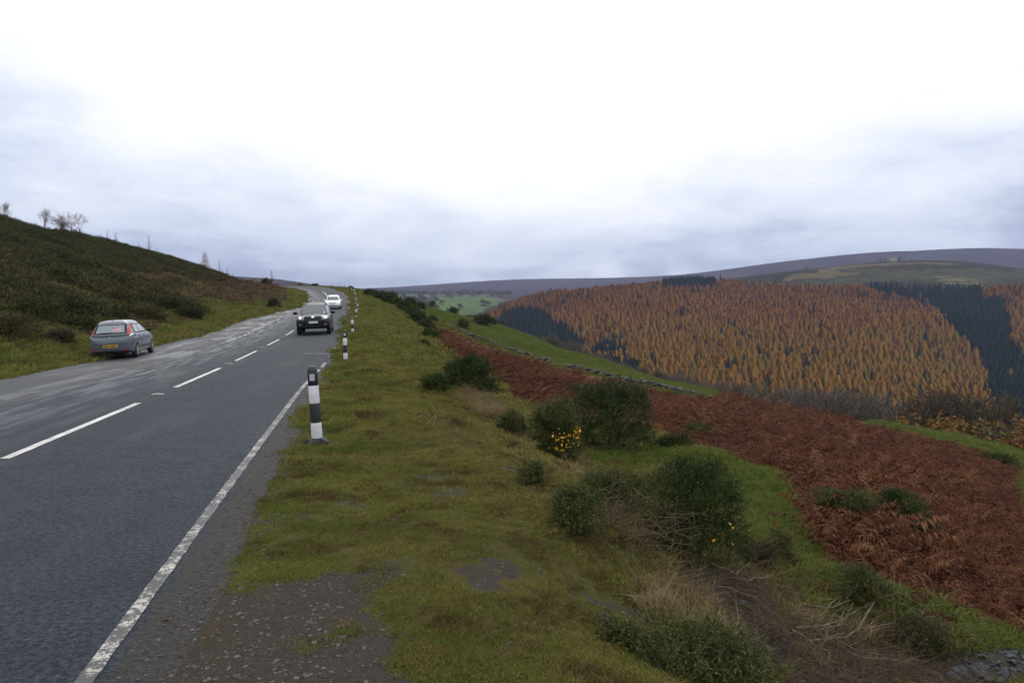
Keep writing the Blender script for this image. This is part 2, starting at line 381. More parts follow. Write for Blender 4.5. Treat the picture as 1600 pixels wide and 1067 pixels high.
Zc['straw'] = region([(690,600),(740,622),(770,640),(800,660),(790,690),(760,660),(720,630),(690,612)])
Zc['straw2'] = region([(960,900),(1040,860),(1100,930),(1150,990),(1120,1040),(1040,980)])
G1 = region([(-60,325),(0,347),(60,362),(150,379),(200,390),(260,405),(330,429),(370,440),(330,440),(285,433),(255,428),(210,430),(170,421),(130,412),(100,414),(60,405),(0,420),(-60,420)])
G2 = region([(-60,400),(0,400),(60,405),(100,412),(180,444),(240,462),(270,468),(300,485),(318,500),(300,498),(250,487),(225,492),(185,508),(150,486),(135,456),(75,447),(42,447),(87,462),(100,477),(120,490),(90,499),(40,494),(0,508),(-60,520)])

def zone(keys, x, y, wob=.12):
    r = np.sqrt(x * x + y * y); w = wob * np.clip(r / 10, .3, 8)
    xx = x + w * 2.2 * vn(x / np.clip(r / 10, .5, 10), y / np.clip(r / 10, .5, 10), .5, 31, 4); yy = y + w * 3.0 * vn(x / np.clip(r / 10, .5, 10), y / np.clip(r / 10, .5, 10), .5, 32, 4)
    m = np.zeros(x.shape, bool)
    for k in keys: m |= inside(Zc[k], xx, yy)
    return m.astype(float)
def soft(keys, x, y, wob=.12):
    r = np.sqrt(x * x + y * y); e = np.clip(r, 2, 200) * .012
    return (zone(keys, x, y, wob) * 2 + zone(keys, x + e, y, wob) + zone(keys, x - e, y, wob) + zone(keys, x, y + 3 * e, wob) + zone(keys, x, y - 3 * e, wob)) / 6

def polar_mesh(name, th, rr, fn, mat, warp=None):
    T, R = np.meshgrid(np.radians(th), rr); X = R * np.sin(T); Y = R * np.cos(T); Z = fn(X, Y); nth, nr = len(th), len(rr)
    V = np.stack([X, Y, Z], -1).reshape(-1, 3)
    a = (np.arange(nr - 1)[:, None] * nth + np.arange(nth - 1)[None, :]).ravel()
    Fc = np.stack([a, a + 1, a + 1 + nth, a + nth], -1)
    return obj_np(name, V, Fc, mat, smooth=True), V
def attr(o, name, R_, G_, B_, A_=None):
    at = o.data.attributes.new(name, 'FLOAT_COLOR', 'POINT')
    at.data.foreach_set('color', np.stack([R_, G_, B_, A_ if A_ is not None else np.ones_like(R_)], -1).astype(np.float32).ravel())

# ground material
m_ground, q, b = material("turf_and_heath"); b.inputs['Roughness'].default_value = .95; b.inputs['Specular IOR Level'].default_value = .12
tc = q.n('ShaderNodeTexCoord').outputs['Object']
A = q.n('ShaderNodeAttribute', attribute_name='za'); B = q.n('ShaderNodeAttribute', attribute_name='zb'); C_ = q.n('ShaderNodeAttribute', attribute_name='zc')
def sp(nd):
    s_ = q.n('ShaderNodeSeparateColor'); q.link(nd.outputs['Color'], s_.inputs[0]); return s_.outputs[0], s_.outputs[1], s_.outputs[2]
gravel, lush, brack = sp(A); earth, straw, heath = sp(B); slope, slate, trackz = sp(C_)
na = q.noise(tc, .9, 6, .62); nb = q.noise(tc, 5.0, 5, .65); nc = q.noise(tc, 38.0, 4, .7); ndd = q.noise(tc, .18, 4, .6); nf = q.noise(tc, 140.0, 3, .7)
grass = q.mix(q.step(na, .38, .62), (.072, .084, .018), (.105, .100, .024))
grass = q.mix(q.step(nb, .42, .66), grass, (.125, .098, .030))
grass = q.mix(q.math('MULTIPLY', q.step(ndd, .48, .7), .6), grass, (.115, .082, .030))
grass = q.mix(q.math('MULTIPLY', q.step(nc, .55, .75), .7), grass, (.045, .046, .016))
bare = q.step(q.math('ADD', q.math('MULTIPLY', nb, .6), q.math('MULTIPLY', na, .5)), .60, .70)
grass = q.mix(q.math('MULTIPLY', bare, .75), grass, (.075, .055, .036))
bankg = q.mix(q.step(nb, .4, .62), (.085, .088, .030), (.135, .112, .050)); bankg = q.mix(q.step(q.noise(q.mapping(tc, (1, .25, 3), (0, 0, .1)), 2.2, 5, .65), .5, .66), bankg, (.050, .040, .018))
c = q.mix(slope, grass, bankg)
lg = q.mix(q.step(nb, .35, .65), (.034, .064, .010), (.052, .076, .015)); lg = q.mix(q.step(nc, .55, .75), lg, (.045, .06, .014))
c = q.mix(lush, c, lg)
bl = q.mix(q.step(nb, .35, .65), (.075, .020, .010), (.15, .052, .024)); bl = q.mix(q.step(nc, .5, .7), bl, (.025, .010, .006))
c = q.mix(brack, c, bl)
hh = q.mix(q.step(na, .4, .6), (.062, .040, .024), (.10, .075, .034)); hh = q.mix(q.step(nb, .45, .65), hh, (.045, .024, .016))
c = q.mix(heath, c, hh)
ss = q.mix(q.step(nb, .35, .65), (.19, .14, .075), (.11, .09, .042)); c = q.mix(q.math('MULTIPLY', straw, .85), c, ss)
ee = q.mix(q.step(nb, .35, .65), (.060, .043, .033), (.100, .075, .060)); ee = q.mix(q.step(nc, .55, .7), ee, (.03, .02, .015))
c = q.mix(earth, c, ee)
gv = q.mix(q.step(nc, .2, .8), (.052, .045, .038), (.100, .085, .069)); gv = q.mix(q.step(nf, .60, .8), gv, (.11, .10, .09)); gv = q.mix(q.step(nb, .5, .75), gv, (.070, .054, .040)); gv = q.mix(q.math('MULTIPLY', q.step(q.math('ADD', q.math('MULTIPLY', na, .7), q.math('MULTIPLY', q.noise(tc, 14.0, 4, .7), .6)), .70, .78), .6), gv, q.mix(nc, (.075, .046, .018), (.11, .080, .028)))
gm = q.step(q.math('ADD', gravel, q.math('ADD', q.math('MULTIPLY', q.math('SUBTRACT', nb, .5), 1.6), q.math('MULTIPLY', q.math('SUBTRACT', nc, .5), .8))), .40, .60)
c = q.mix(gm, c, gv)
c = q.mix(slate, c, (.06, .065, .075)); c = q.mix(trackz, c, q.mix(q.step(nb, .4, .6), (.17, .16, .15), (.09, .08, .065)))
q.link(c, b.inputs['Base Color'])
bp = q.n('ShaderNodeBump'); bp.inputs['Strength'].default_value = 1.0; bp.inputs['Distance'].default_value = .05
q.link(q.math('ADD', nc, q.math('ADD', q.math('MULTIPLY', nf, .4), q.math('MULTIPLY', nb, 1.5))), bp.inputs['Height']); q.link(bp.outputs[0], b.inputs['Normal'])

rr = np.concatenate([np.geomspace(.6, 3.0, 20)[:-1], np.geomspace(3.0, 60, 430)[:-1], np.geomspace(60, 300, 170)])
th = np.concatenate([np.linspace(-88, -40, 40)[:-1], np.linspace(-40, 42, 900), np.linspace(42, 88, 40)[1:]])
ground, V = polar_mesh('ground', th, rr, HG, m_ground); tag(ground, kind='structure')
gx, gy = V[:, 0], V[:, 1]; rd = road_state(gx, gy); gr_ = np.sqrt(gx ** 2 + gy ** 2)
slopez = sst(gx - XR(np.clip(gy, 0, 222)), 3.0, 6.5) * (gy > 0) * sst(gr_, 5, 9)
bare_g = vn(gx, gy, .9, 61, 4) + .5 * vn(gx, gy, .25, 62, 2) + .35 * vn(gx, gy, .1, 65, 2)
gz = np.clip(soft(['gravel'], gx, gy, .3) + .8 * sst(-bare_g, .38, .66) * (gr_ < 40) * (1 - slopez) + .75 * sst(rd, -.10, .02) * (gx > XR(np.clip(gy, -14, 222)) - 1) * (1 - .5 * sst(gr_, 20, 60)), 0, 1)
attr(ground, 'za', gz, np.clip(soft(['field', 'patchgreen'], gx, gy) + .65 * soft(['midgreen'], gx, gy) + .45 * sst(rd, -3.2, -.5) * (gx < XO(np.clip(gy, 0, 222))) * (gy > 12) + .25 * (sst(vn(gx, gy, 2.0, 44), .1, .5)) * (1 - slopez), 0, 1), soft(['brack'], gx, gy, .1))
attr(ground, 'zb', soft(['earth'], gx, gy), soft(['straw', 'straw2'], gx, gy, .2), np.clip(soft(['heath', 'heath2'], gx, gy, .3) * (.35 + .65 * sst(vn(gx, gy, 7, 51), -.35, .1)), 0, 1))
attr(ground, 'zc', np.clip(slopez + .55 * (gx < XO(np.clip(gy, 0, 222)) - 4), 0, 1), soft(['slate'], gx, gy), soft(['track'], gx, gy, .1))

# ------------------------------------------------------------------ road, lay-by and painted lines
def strip(name, fa, fb, ys, ncol, mat, lift, uv=True, kind='structure'):
    t = np.linspace(0, 1, ncol); a = fa(ys)[:, None]; bb = fb(ys)[:, None]; X = a + (bb - a) * t[None, :]; Y = np.repeat(ys[:, None], ncol, 1)
    Z = HN(X, Y) + lift; V = np.stack([X, Y, Z], -1).reshape(-1, 3); nr = len(ys)
    i = (np.arange(nr - 1)[:, None] * ncol + np.arange(ncol - 1)[None, :]).ravel(); Fc = np.stack([i, i + 1, i + 1 + ncol, i + ncol], -1)
    o = obj_np(name, V, Fc, mat, smooth=True)
    if uv:
        at = o.data.attributes.new('lane', 'FLOAT_COLOR', 'POINT'); lat = (XR(V[:, 1]) - V[:, 0]); 
        at.data.foreach_set('color', np.stack([lat, V[:, 1], (XL(V[:, 1]) - V[:, 0]), np.ones(len(V))], -1).astype(np.float32).ravel())
    tag(o, kind=kind); return o
def asphalt(name, wetlay):
    m, q, b = material(name)
    at = q.n('ShaderNodeAttribute', attribute_name='lane'); s_ = q.n('ShaderNodeSeparateXYZ'); q.link(at.outputs['Vector'], s_.inputs[0])
    lat, along, lat2 = s_.outputs
    tc = q.n('ShaderNodeTexCoord').outputs['Object']
    fine = q.math('ADD', q.math('MULTIPLY', q.noise(tc, 75.0, 2, .8), .45), q.math('MULTIPLY', q.noise(tc, 26.0, 3, .7), .55)); vor = q.n('ShaderNodeTexVoronoi'); vor.inputs['Scale'].default_value = 95; q.link(tc, vor.inputs['Vector'])
    lanev = q.mapping(at.outputs['Vector'], (1, .10, 0)); lanev2 = q.mapping(at.outputs['Vector'], (1, .25, 0))
    big = q.noise(lanev, 1.3, 5, .6); med = q.noise(tc, 1.7, 5, .6); streak = q.noise(lanev, 3.5, 4, .6)
    base = q.mix(q.step(fine, .38, .62), (.005, .007, .011), (.040, .052, .074))
    base = q.mix(q.step(med, .42, .66), base, q.mix(q.step(fine, .38, .62), (.004, .005, .009), (.032, .041, .057)))
    base = q.mix(q.math('MULTIPLY', q.step(fine, .60, .66), .5), base, (.12, .13, .15))
    b.inputs['Specular IOR Level'].default_value = .45 if wetlay else .16
    if wetlay:
        pot = q.step(q.noise(lanev2, 1.3, 5, .62, .4), .565, .60)
        base = q.mix(q.step(big, .4, .6), base, (.026, .029, .030))
        base = q.mix(q.math('MULTIPLY', pot, .85), base, (.026, .020, .014))
        wet = q.step(q.noise(lanev2, .7, 4, .55), .42, .66)
        nearroad = q.step(q.math('ABSOLUTE', lat2), 3.0, .4)
        wet = q.math('MULTIPLY', wet, q.math('ADD', q.math('MULTIPLY', nearroad, .6), .4))
        wet = q.math('MULTIPLY', wet, q.math('SUBTRACT', 1.0, pot))
        rough = q.math('SUBTRACT', .68, q.math('MULTIPLY', wet, .50))
        bst = q.math('SUBTRACT', .55, q.math('MULTIPLY', wet, .42))
    else:
        # film of water runs down the left side of the carriageway
        side = q.step(lat2, -3.4, -.2); wn = q.step(streak, .40, .62)
        wet = q.math('MULTIPLY', side, q.math('ADD', q.math('MULTIPLY', wn, .8), .2))
        tr = q.step(big, .5, .68)
        rough = q.math('SUBTRACT', .70, q.math('MULTIPLY', wet, .36)); rough = q.math('SUBTRACT', rough, q.math('MULTIPLY', tr, .07))
        bst = q.math('SUBTRACT', .75, q.math('MULTIPLY', wet, .60))
        edge = q.step(q.math('ADD', lat, q.math('MULTIPLY', q.math('SUBTRACT', med, .5), .25)), -.06, -.14)   # weathered margin outside the line
        base = q.mix(edge, base, q.mix(q.step(fine, .4, .65), (.020, .019, .018), (.060, .054, .048)))
    q.link(base, b.inputs['Base Color']); q.link(rough, b.inputs['Roughness'])
    bp = q.n('ShaderNodeBump'); bp.inputs['Distance'].default_value = .012; q.put(bp.inputs['Strength'], bst)
    q.link(q.math('ADD', q.math('MULTIPLY', vor.outputs['Distance'], .7), fine), bp.inputs['Height']); q.link(bp.outputs[0], b.inputs['Normal'])
    return m
m_road = asphalt("asphalt", False); m_lay = asphalt("worn_asphalt", True)
ys = np.concatenate([np.arange(-14, 30, .25), np.arange(30, 222.5, .5)])
jr = .10
road = strip('road', XL, lambda y: XR(y) + .42 + .10 * vn(XR(y), y, 1.6, 5, 3) + .14, ys, 40, m_road, 0)
ylay = ys[ys < 90.6]
layby = strip('layby', lambda y: XO(y) - .2, lambda y: XL(y) - .003, ylay, 24, m_lay, 0)
def paint_mat(name, col, worn):
    m, q, b = material(name); tc = q.n('ShaderNodeTexCoord').outputs['Object']
    a = q.noise(tc, 22.0, 5, .75); f = q.noise(tc, 3.0, 3, .6); g = q.noise(tc, 90., 2, .6)
    w = q.step(q.math('ADD', q.math('ADD', q.math('MULTIPLY', a, .75), q.math('MULTIPLY', f, .35)), q.math('MULTIPLY', g, .25)), worn - .05, worn + .05)
    dirty = q.mix(q.step(f, .35, .65), col, [v * .72 for v in col])
    q.link(q.mix(w, dirty, (.045, .047, .05)), b.inputs['Base Color']); b.inputs['Roughness'].default_value = .6
    return m
m_white = paint_mat("road_paint", (.62, .62, .60), .80); m_worn = paint_mat("worn_road_paint", (.46, .44, .40), .63)
# right edge line: continuous, ragged where the surface has crumbled
def seg(name, fc, width, y0, y1, mat, step=.25):
    yy = np.arange(y0, y1 + step * .5, step)
    # width measured square to the line
    k = np.sqrt(1 + np.gradient(fc(yy), yy) ** 2) if len(yy) > 1 else np.ones(1)
    jit = .006 * vn(yy * 0, yy, .12, 3, 2)
    a = fc(yy) - width / 2 * k + jit; bq = fc(yy) + width / 2 * k + .006 * vn(yy * 0 + 3, yy, .10, 4, 2)
    return strip(name, lambda y_: a, lambda y_: bq, yy, 3, mat, .004, False)
seg('road_edge_line', XR, .085, -12, 22.0, m_worn, .05); seg('road_edge_line', XR, .10, 22.6, 24.4, m_worn, .1)
seg('road_edge_line', XR, .11, 56, 138, m_worn)
for y_ in (26.6, 31.0, 49.0, 51.8): seg('road_edge_line', XR, .10, y_, y_ + .7, m_worn, .1)
k_ = 9.3 - 8.3
for y0_, y1_ in [(-7.5, -2.2), (.7, 5.9), (9.0, 14.4), (17.3, 22.5), (25.2, 30.0), (33.6, 38.5), (42.0, 47.0), (50.5, 55.5), (59, 64), (67.5, 72.5), (76, 81), (84.5, 89.5)]:
    seg('centre_line_dash', XC, .12 if y0_ < 24 else .10, y0_, y1_, m_white, .2)
seg('centre_line', XC, .13, 103, 136, m_white)
for i in range(22):
    y_ = 29 + i * 1.9
    if y_ > 67: break
    if y_ < 36 and i % 2: continue
    seg('layby_line_dash', lambda y: XL(y) + .05, .13, y_, y_ + 1.0, m_worn if y_ < 40 else m_white, .2)
seg('left_edge_line', lambda y: XL(y) + .22, .12, 89, 150, m_worn)
# short cross mark of worn paint where a bay line meets the road edge
t_ = np.array([28.4, 28.52]); 
seg('road_mark', lambda y: XR(y) - .55, .9, 28.4, 28.55, m_worn, .15)
# raised road studs in the gaps of the centre line
m_stud = simple('cast_iron', (.30, .30, .31), .5, .3); m_lens = simple('stud_lens', (.75, .78, .8), .15)
for n_, y_ in enumerate((15.8, 23.9, 31.9, 40.2)):
    x_ = float(XC(y_)); e_ = empty('road_stud', (x_, y_, float(HN(np.array([x_]), np.array([y_]))[0]) + .004), .18)
    mb = MB(); mb.box((0, 0, .006), (.22, .17, .012)); mb.box((0, .0, .014), (.13, .13, .012)); mb.build('housing', m_stud, e_)
    
    for dx_ in (-.03, .03): mb = MB(); mb.box((dx_, -.062, .022), (.035, .012, .012)); mb.build('lens', m_lens, e_)
    tag(e_, ['cat\'s eye road stud in the centre line gap nearest the camera', 'cat\'s eye road stud in the second gap of the centre line', 'cat\'s eye road stud in the third gap of the centre line', 'cat\'s eye road stud in the gap just ahead of the dark car'][n_], 'road stud', 'studs in the centre line')
# ------------------------------------------------------------------ far side of the valley, moors beyond
FS = []
def fp(px, py, Y, dz=0.0):
    p = W(px, py, Y); FS.append([p[0], p[1], p[2] + dz])
for th_, z_ in [(-60, -60), (-45, -60), (-30, -60), (-20, -50), (-10, -55), (-3, -62), (3, -75), (12, -110), (22, -130), (32, -138), (45, -138), (60, -138)]:
    for r_ in (215, 330):
        t_ = math.radians(th_); FS.append([r_ * math.sin(t_), r_ * math.cos(t_), z_ - (0 if r_ < 300 else 4)])
for a in [(1600,680,380,-17),(1500,665,390,-17),(1400,640,400,-17),(1300,620,420,-17),(1200,600,450,-17),(1100,590,480,-17),(1000,570,520,-16),(900,545,600,-15),(830,520,760,-14),(775,498,950,-12),
          (1600,560,640,-17),(1500,560,620,-18),(1400,540,640,-14),(1300,530,660,-14),(1200,520,700,-14),(1100,510,750,-14),(1000,490,840,-14),(900,490,850,-14),(850,480,950,-14),
          (1600,500,830,-15),(1540,505,850,-22),(1480,490,830,-14),(1400,480,830,-14),(1300,470,900,-14),(1200,465,950,-14),(1100,460,980,-14),
          (800,466,1060,-14),(860,449,1080,-15),(950,443,1120,-15),(1040,436,1160,-15),(1110,433,1180,-15),(1200,438,1130,-14),
          (1300,440,1080,-14),(1400,446,1020,-14),(1500,450,990,-12),(1600,440,1020,-12),
          (1220,428,1250,0),(1300,417,1330,0),(1385,409,1400,0),(1450,408,1400,0),(1520,410,1380,0),(1600,421,1340,0),(1500,436,1100,0),(1430,428,1200,0),(1700,440,1250,0),
          (1700,500,800,-14),(1700,600,560,-14),(1900,560,600,-14),(1900,480,1100,0),
          (1385,409,1800,-25),(1600,418,1800,-20),(1200,440,1600,-10),(1050,446,1600,-15),(900,452,1600,-15),
          (760,489,1150,-4),(740,480,1350,0),(700,485,1150,0),(650,476,1250,0),(700,470,1700,0),(650,465,1900,0),(740,466,1800,0),(780,470,1500,-10),(700,462,2300,0),(600,462,1900,0),(620,470,1500,0),
          (600,454,3000,0),(700,452,3200,0),(820,452,3200,0),(950,452,3000,0),(640,458,2500,0),
          (600,449.5,4200,0),(650,446.5,4400,0),(700,443,4500,0),(760,439,4600,0),(820,437,4600,0),(880,436,4600,0),(935,438,4600,0),(1000,434.5,4500,0),(1060,432,4400,0),
          (1120,424,3800,0),(1170,416,3600,0),(1250,406,3500,0),(1320,399,3500,0),(1380,393.5,3500,0),(1440,392,3500,0),(1480,390,3500,0),(1520,388,3500,0),(1600,389,3500,0),(1900,392,3500,0),
          (1050,445,2600,0),(1200,436,2600,0),(1400,418,2700,0),(1600,420,2600,0),(1900,430,2600,0),
          (1600,402,3100,0),(1400,405,3100,0),
          (380,434.5,1500,0),(340,434,1450,0),(440,437,1600,0),(490,445,1700,0),(540,454,1900,0),(300,433,1400,0),(100,430,1400,0),(-200,430,1400,0),(400,452,1100,0),(500,465,1200,0),(200,455,1000,0),(-200,455,1000,0),
          (420,470,700,-6),(520,480,700,-8),(600,500,700,-10),(680,505,750,-10),(640,490,950,0)]: fp(*a)
for th_ in (-60, -40, -25, -12, 0, 12, 24, 36, 50, 60):
    t_ = math.radians(th_); FS.append([6800 * math.sin(t_), 6800 * math.cos(t_), 40])
HFt = TPS(FS, 2e-5)
def HF(x, y):
    x = np.asarray(x, float); y = np.asarray(y, float); r = np.sqrt(x * x + y * y)
    z = HFt(x, y); z = z + 1.2 * vn(x, y, 60, 71, 3) * sst(r, 350, 600) + 5 * vn(x, y, 420, 72, 3) * sst(r, 1300, 2500) * (1 - sst(r, 2900, 3300))
    return z
def projv(x, y, z):
    z = z - EYE; f = y * math.cos(PITCH) - z * math.sin(PITCH); v = (y * math.sin(PITCH) + z * math.cos(PITCH)) / f
    return 800 + F * x / f, 533.5 - F * v
def fregion(pts, y0=300, y1=6500):
    return region(pts, HF, y0, y1)
FZ = {}
FZ['field'] = fregion([(600,474),(640,466),(690,463),(745,462),(790,468),(770,478),(745,500),(700,498),(640,488)], 900)
FZ['fields2'] = fregion([(560,456),(650,456),(760,457),(800,459),(780,463),(690,461),(600,466)], 1500)
FZ['hilltop'] = fregion([(1195,438),(1240,427),(1300,420),(1385,411),(1460,410),(1500,412),(1490,415),(1400,416),(1310,426),(1240,433)], 1000, 1900)
FZ['darkhill'] = fregion([(1200,442),(1250,434),(1300,428),(1380,423),(1440,427),(1530,425),(1700,432),(1800,450),(1600,441),(1500,446),(1300,445)], 900, 1900)
FZ['pale'] = fregion([(1440,430),(1500,431),(1520,443),(1480,444),(1455,437)], 900, 1900)

m_far, q, b = material("valley_side_and_moor"); b.inputs['Roughness'].default_value = 1; b.inputs['Specular IOR Level'].default_value = .05
tc = q.n('ShaderNodeTexCoord').outputs['Object']
A = q.n('ShaderNodeAttribute', attribute_name='za'); B = q.n('ShaderNodeAttribute', attribute_name='zb')
fld, htop, dhill = sp(A) if False else (lambda s_: (q.link(A.outputs['Color'], s_.inputs[0]), s_.outputs[0], s_.outputs[1], s_.outputs[2])[1:])(q.n('ShaderNodeSeparateColor'))
pale, moor, _x = (lambda s_: (q.link(B.outputs['Color'], s_.inputs[0]), s_.outputs[0], s_.outputs[1], s_.outputs[2])[1:])(q.n('ShaderNodeSeparateColor'))
n_a = q.noise(tc, .012, 6, .6); n_b = q.noise(tc, .06, 5, .65); n_c = q.noise(q.mapping(tc, (1, 1, 6)), .0035, 6, .6)
c = q.mix(q.step(n_b, .35, .65), (.020, .018, .012), (.034, .026, .016))
mo = q.mix(q.step(n_c, .42, .60), (.030, .018, .026), (.048, .030, .030)); mo = q.mix(q.step(n_a, .52, .68), mo, (.050, .048, .030))
c = q.mix(moor, c, mo)
gf = q.mix(q.step(n_a, .4, .6), (.055, .10, .022), (.085, .115, .035)); c = q.mix(fld, c, gf)
ht = q.mix(q.step(n_b, .4, .6), (.115, .085, .045), (.075, .065, .03)); dh = q.mix(q.step(n_b, .4, .62), (.058, .056, .024), (.026, .026, .015))
c = q.mix(dhill, c, dh); c = q.mix(htop, c, ht); c = q.mix(pale, c, q.mix(q.step(n_b, .45, .55), (.14, .13, .06), (.04, .04, .018)))
q.link(c, b.inputs['Base Color'])
hills, V = polar_mesh('hills', np.linspace(-60, 60, 520), np.geomspace(215, 5200, 280), HF, m_far); tag(hills, kind='structure')
fx, fy = V[:, 0], V[:, 1]; fr = np.hypot(fx, fy)
def fin(k):
    w = fr * .012; return inside(FZ[k], fx + w * vn(fx, fy, 60, 81, 3), fy + w * 4 * vn(fx, fy, 90, 82, 3)).astype(float)
attr(hills, 'za', np.clip(fin('field') + .8 * fin('fields2') * (vn(fx, fy, 180, 83, 2) > -.1), 0, 1), fin('hilltop'), fin('darkhill'))
attr(hills, 'zb', fin('pale'), np.clip(sst(fr, 1450, 1700) + (fx < -150) * 1.0, 0, 1), fx * 0)

# ------------------------------------------------------------------ vegetation materials
def veg(name, cols, rough=.8, pos=0, inst=True, scale=.8, spec=.15, trans=0.0):
    """cols: list of colours spread over single plants; a fine noise varies them within a plant"""
    m, q, b = material(name); b.inputs['Roughness'].default_value = rough; b.inputs['Specular IOR Level'].default_value = spec
    oi = q.n('ShaderNodeObjectInfo'); tc = q.n('ShaderNodeTexCoord').outputs['Object']
    n = len(cols); st = [(i / max(1, n - 1), c_) for i, c_ in enumerate(cols)]
    f = q.noise(tc, scale, 3, .6)
    if inst: v = q.math('ADD', q.math('MULTIPLY', oi.outputs['Random'], .75), q.math('MULTIPLY', q.math('SUBTRACT', f, .37), 1.0), clamp=True)
    else: v = q.step(f, .3, .7)
    if pos: v = q.math('ADD', q.math('MULTIPLY', v, .35), q.math('MULTIPLY', q.step(q.noise(q.n('ShaderNodeNewGeometry').outputs['Position'], pos, 4, .6), .36, .64), .65), clamp=True)
    c = q.ramp(v, st); q.link(c, b.inputs['Base Color'])
    if trans:
        t = q.n('ShaderNodeBsdfTranslucent'); q.link(c, t.inputs[0]); mx = q.n('ShaderNodeMixShader'); mx.inputs[0].default_value = trans
        out = [n_ for n_ in m.node_tree.nodes if n_.type == 'OUTPUT_MATERIAL'][0]
        q.link(b.outputs[0], mx.inputs[1]); q.link(t.outputs[0], mx.inputs[2]); q.link(mx.outputs[0], out.inputs[0])
    return m
def turf_mat(name):
    m, q, b = material(name); b.inputs['Roughness'].default_value = .85; b.inputs['Specular IOR Level'].default_value = .12
    P_ = q.n('ShaderNodeNewGeometry').outputs['Position']; oi = q.n('ShaderNodeObjectInfo').outputs['Random']
    a = q.noise(P_, .75, 5, .62); c2 = q.noise(P_, 3.2, 4, .65); e = q.noise(P_, .16, 3, .6)
    r_ = lambda v, k: q.math('ADD', v, q.math('MULTIPLY', q.math('SUBTRACT', oi, .5), k))
    c = q.mix(q.step(r_(a, .22), .38, .60), (.088, .124, .021), (.180, .190, .042))
    sx = q.n('ShaderNodeSeparateXYZ'); q.link(P_, sx.inputs[0])
    worn = q.math('MULTIPLY', q.step(q.math('ADD', q.math('ADD', sx.outputs[0], q.math('MULTIPLY', sx.outputs[1], .16)), q.math('MULTIPLY', a, 2.0)), -.2, 2.2), q.step(sx.outputs[1], 40.0, 8.0))
    c = q.mix(q.math('MULTIPLY', worn, .42), c, (.185, .150, .050))
    c = q.mix(q.step(r_(c2, .2), .48, .66), c, (.225, .178, .056))
    c = q.mix(q.math('MULTIPLY', q.step(r_(e, .2), .44, .64), .6), c, (.225, .180, .070))
    c = q.mix(q.step(r_(q.noise(P_, 1.6, 4, .6), .3), .54, .68), c, (.085, .055, .026))
    q.link(c, b.inputs['Base Color'])
    t = q.n('ShaderNodeBsdfTranslucent'); q.link(c, t.inputs[0]); mx = q.n('ShaderNodeMixShader'); mx.inputs[0].default_value = .2
    out = [n_ for n_ in m.node_tree.nodes if n_.type == 'OUTPUT_MATERIAL'][0]; q.link(b.outputs[0], mx.inputs[1]); q.link(t.outputs[0], mx.inputs[2]); q.link(mx.outputs[0], out.inputs[0])
    return m
def larch_mat(name):
    m, q, b = material(name); b.inputs['Roughness'].default_value = .9; b.inputs['Specular IOR Level'].default_value = .1
    P_ = q.n('ShaderNodeNewGeometry').outputs['Position']; oi = q.n('ShaderNodeObjectInfo').outputs['Random']; s_ = q.n('ShaderNodeSeparateXYZ'); q.link(P_, s_.inputs[0])
    low = q.step(q.math('ADD', s_.outputs[2], q.math('MULTIPLY', q.math('SUBTRACT', q.noise(P_, .008, 3, .6), .5), 90.0)), 20.0, -45.0)
    v = q.math('ADD', q.math('MULTIPLY', oi, .42), q.math('ADD', q.math('MULTIPLY', low, .42), q.math('MULTIPLY', q.math('SUBTRACT', q.noise(P_, .35, 3, .6), .5), .5)), clamp=True)
    c = q.ramp(v, [(0, (.22, .098, .026)), (.25, (.33, .148, .028)), (.5, (.40, .20, .034)), (.7, (.35, .22, .038)), (.88, (.21, .165, .036)), (1, (.12, .12, .036))])
    q.link(c, b.inputs['Base Color']); return m
m_larch = larch_mat('larch_needles'); _m = (lambda *a, **k: None)('larch_needles', [(.22, .085, .018), (.30, .120, .022), (.38, .17, .030), (.27, .18, .034), (.15, .125, .030)], scale=.10)
m_spruce = veg('spruce_needles', [(.014, .028, .022), (.020, .036, .026), (.030, .045, .028)], scale=.10)
m_gorse = veg('gorse_foliage', [(.018, .030, .009), (.036, .054, .013), (.070, .082, .022)], scale=2.5, pos=2.2)
m_gorse_dk = veg('hill_gorse', [(.018, .026, .009), (.034, .042, .012), (.060, .064, .018), (.075, .062, .024), (.050, .034, .018)], scale=1.0, pos=.16)
m_bracken = veg('dead_bracken', [(.048, .017, .010), (.082, .028, .014), (.120, .045, .021), (.18, .088, .045)], scale=3.0, trans=.15)
m_grass = turf_mat('short_turf'); _m = (lambda *a, **k: None)('short_turf', [(.085, .100, .018), (.120, .132, .026), (.160, .160, .036), (.19, .145, .045)], scale=4.0, trans=.2)
m_lush = veg('lush_turf', [(.075, .112, .020), (.11, .145, .028), (.15, .155, .042)], scale=4.0, trans=.2)
m_straw = veg('dry_grass', [(.13, .11, .040), (.22, .165, .080), (.32, .25, .15)], scale=4.0, trans=.2)
m_bark = veg('grey_bark', [(.045, .038, .032), (.075, .065, .055)], inst=False, scale=3)
m_twig = veg('bare_twigs', [(.085, .070, .056), (.135, .110, .088)], scale=1)
m_twigd = veg('dark_twigs', [(.060, .048, .032), (.095, .075, .045)], scale=1)
m_dead = veg('dead_wood', [(.11, .082, .060), (.22, .175, .135)], inst=False, scale=8)
m_brush = veg('brushwood', [(.068, .046, .028), (.15, .11, .07)], inst=False, scale=6)
m_stone = veg('field_stone', [(.085, .078, .070), (.16, .15, .135), (.24, .225, .20)], scale=2.5, rough=.9)
m_oaklf = veg('ochre_leaves', [(.13, .060, .016), (.19, .10, .022), (.12, .10, .025)], scale=.5)
m_yel = simple('gorse_flower', (.75, .42, .01), .5)
m_grav = veg('gravel_stone', [(.035, .031, .028), (.065, .058, .052), (.10, .092, .085), (.15, .14, .13)], scale=2.5, rough=.9)
m_slate = veg('grey_slate', [(.025, .028, .034), (.055, .060, .070), (.10, .105, .12)], scale=3, rough=.6)

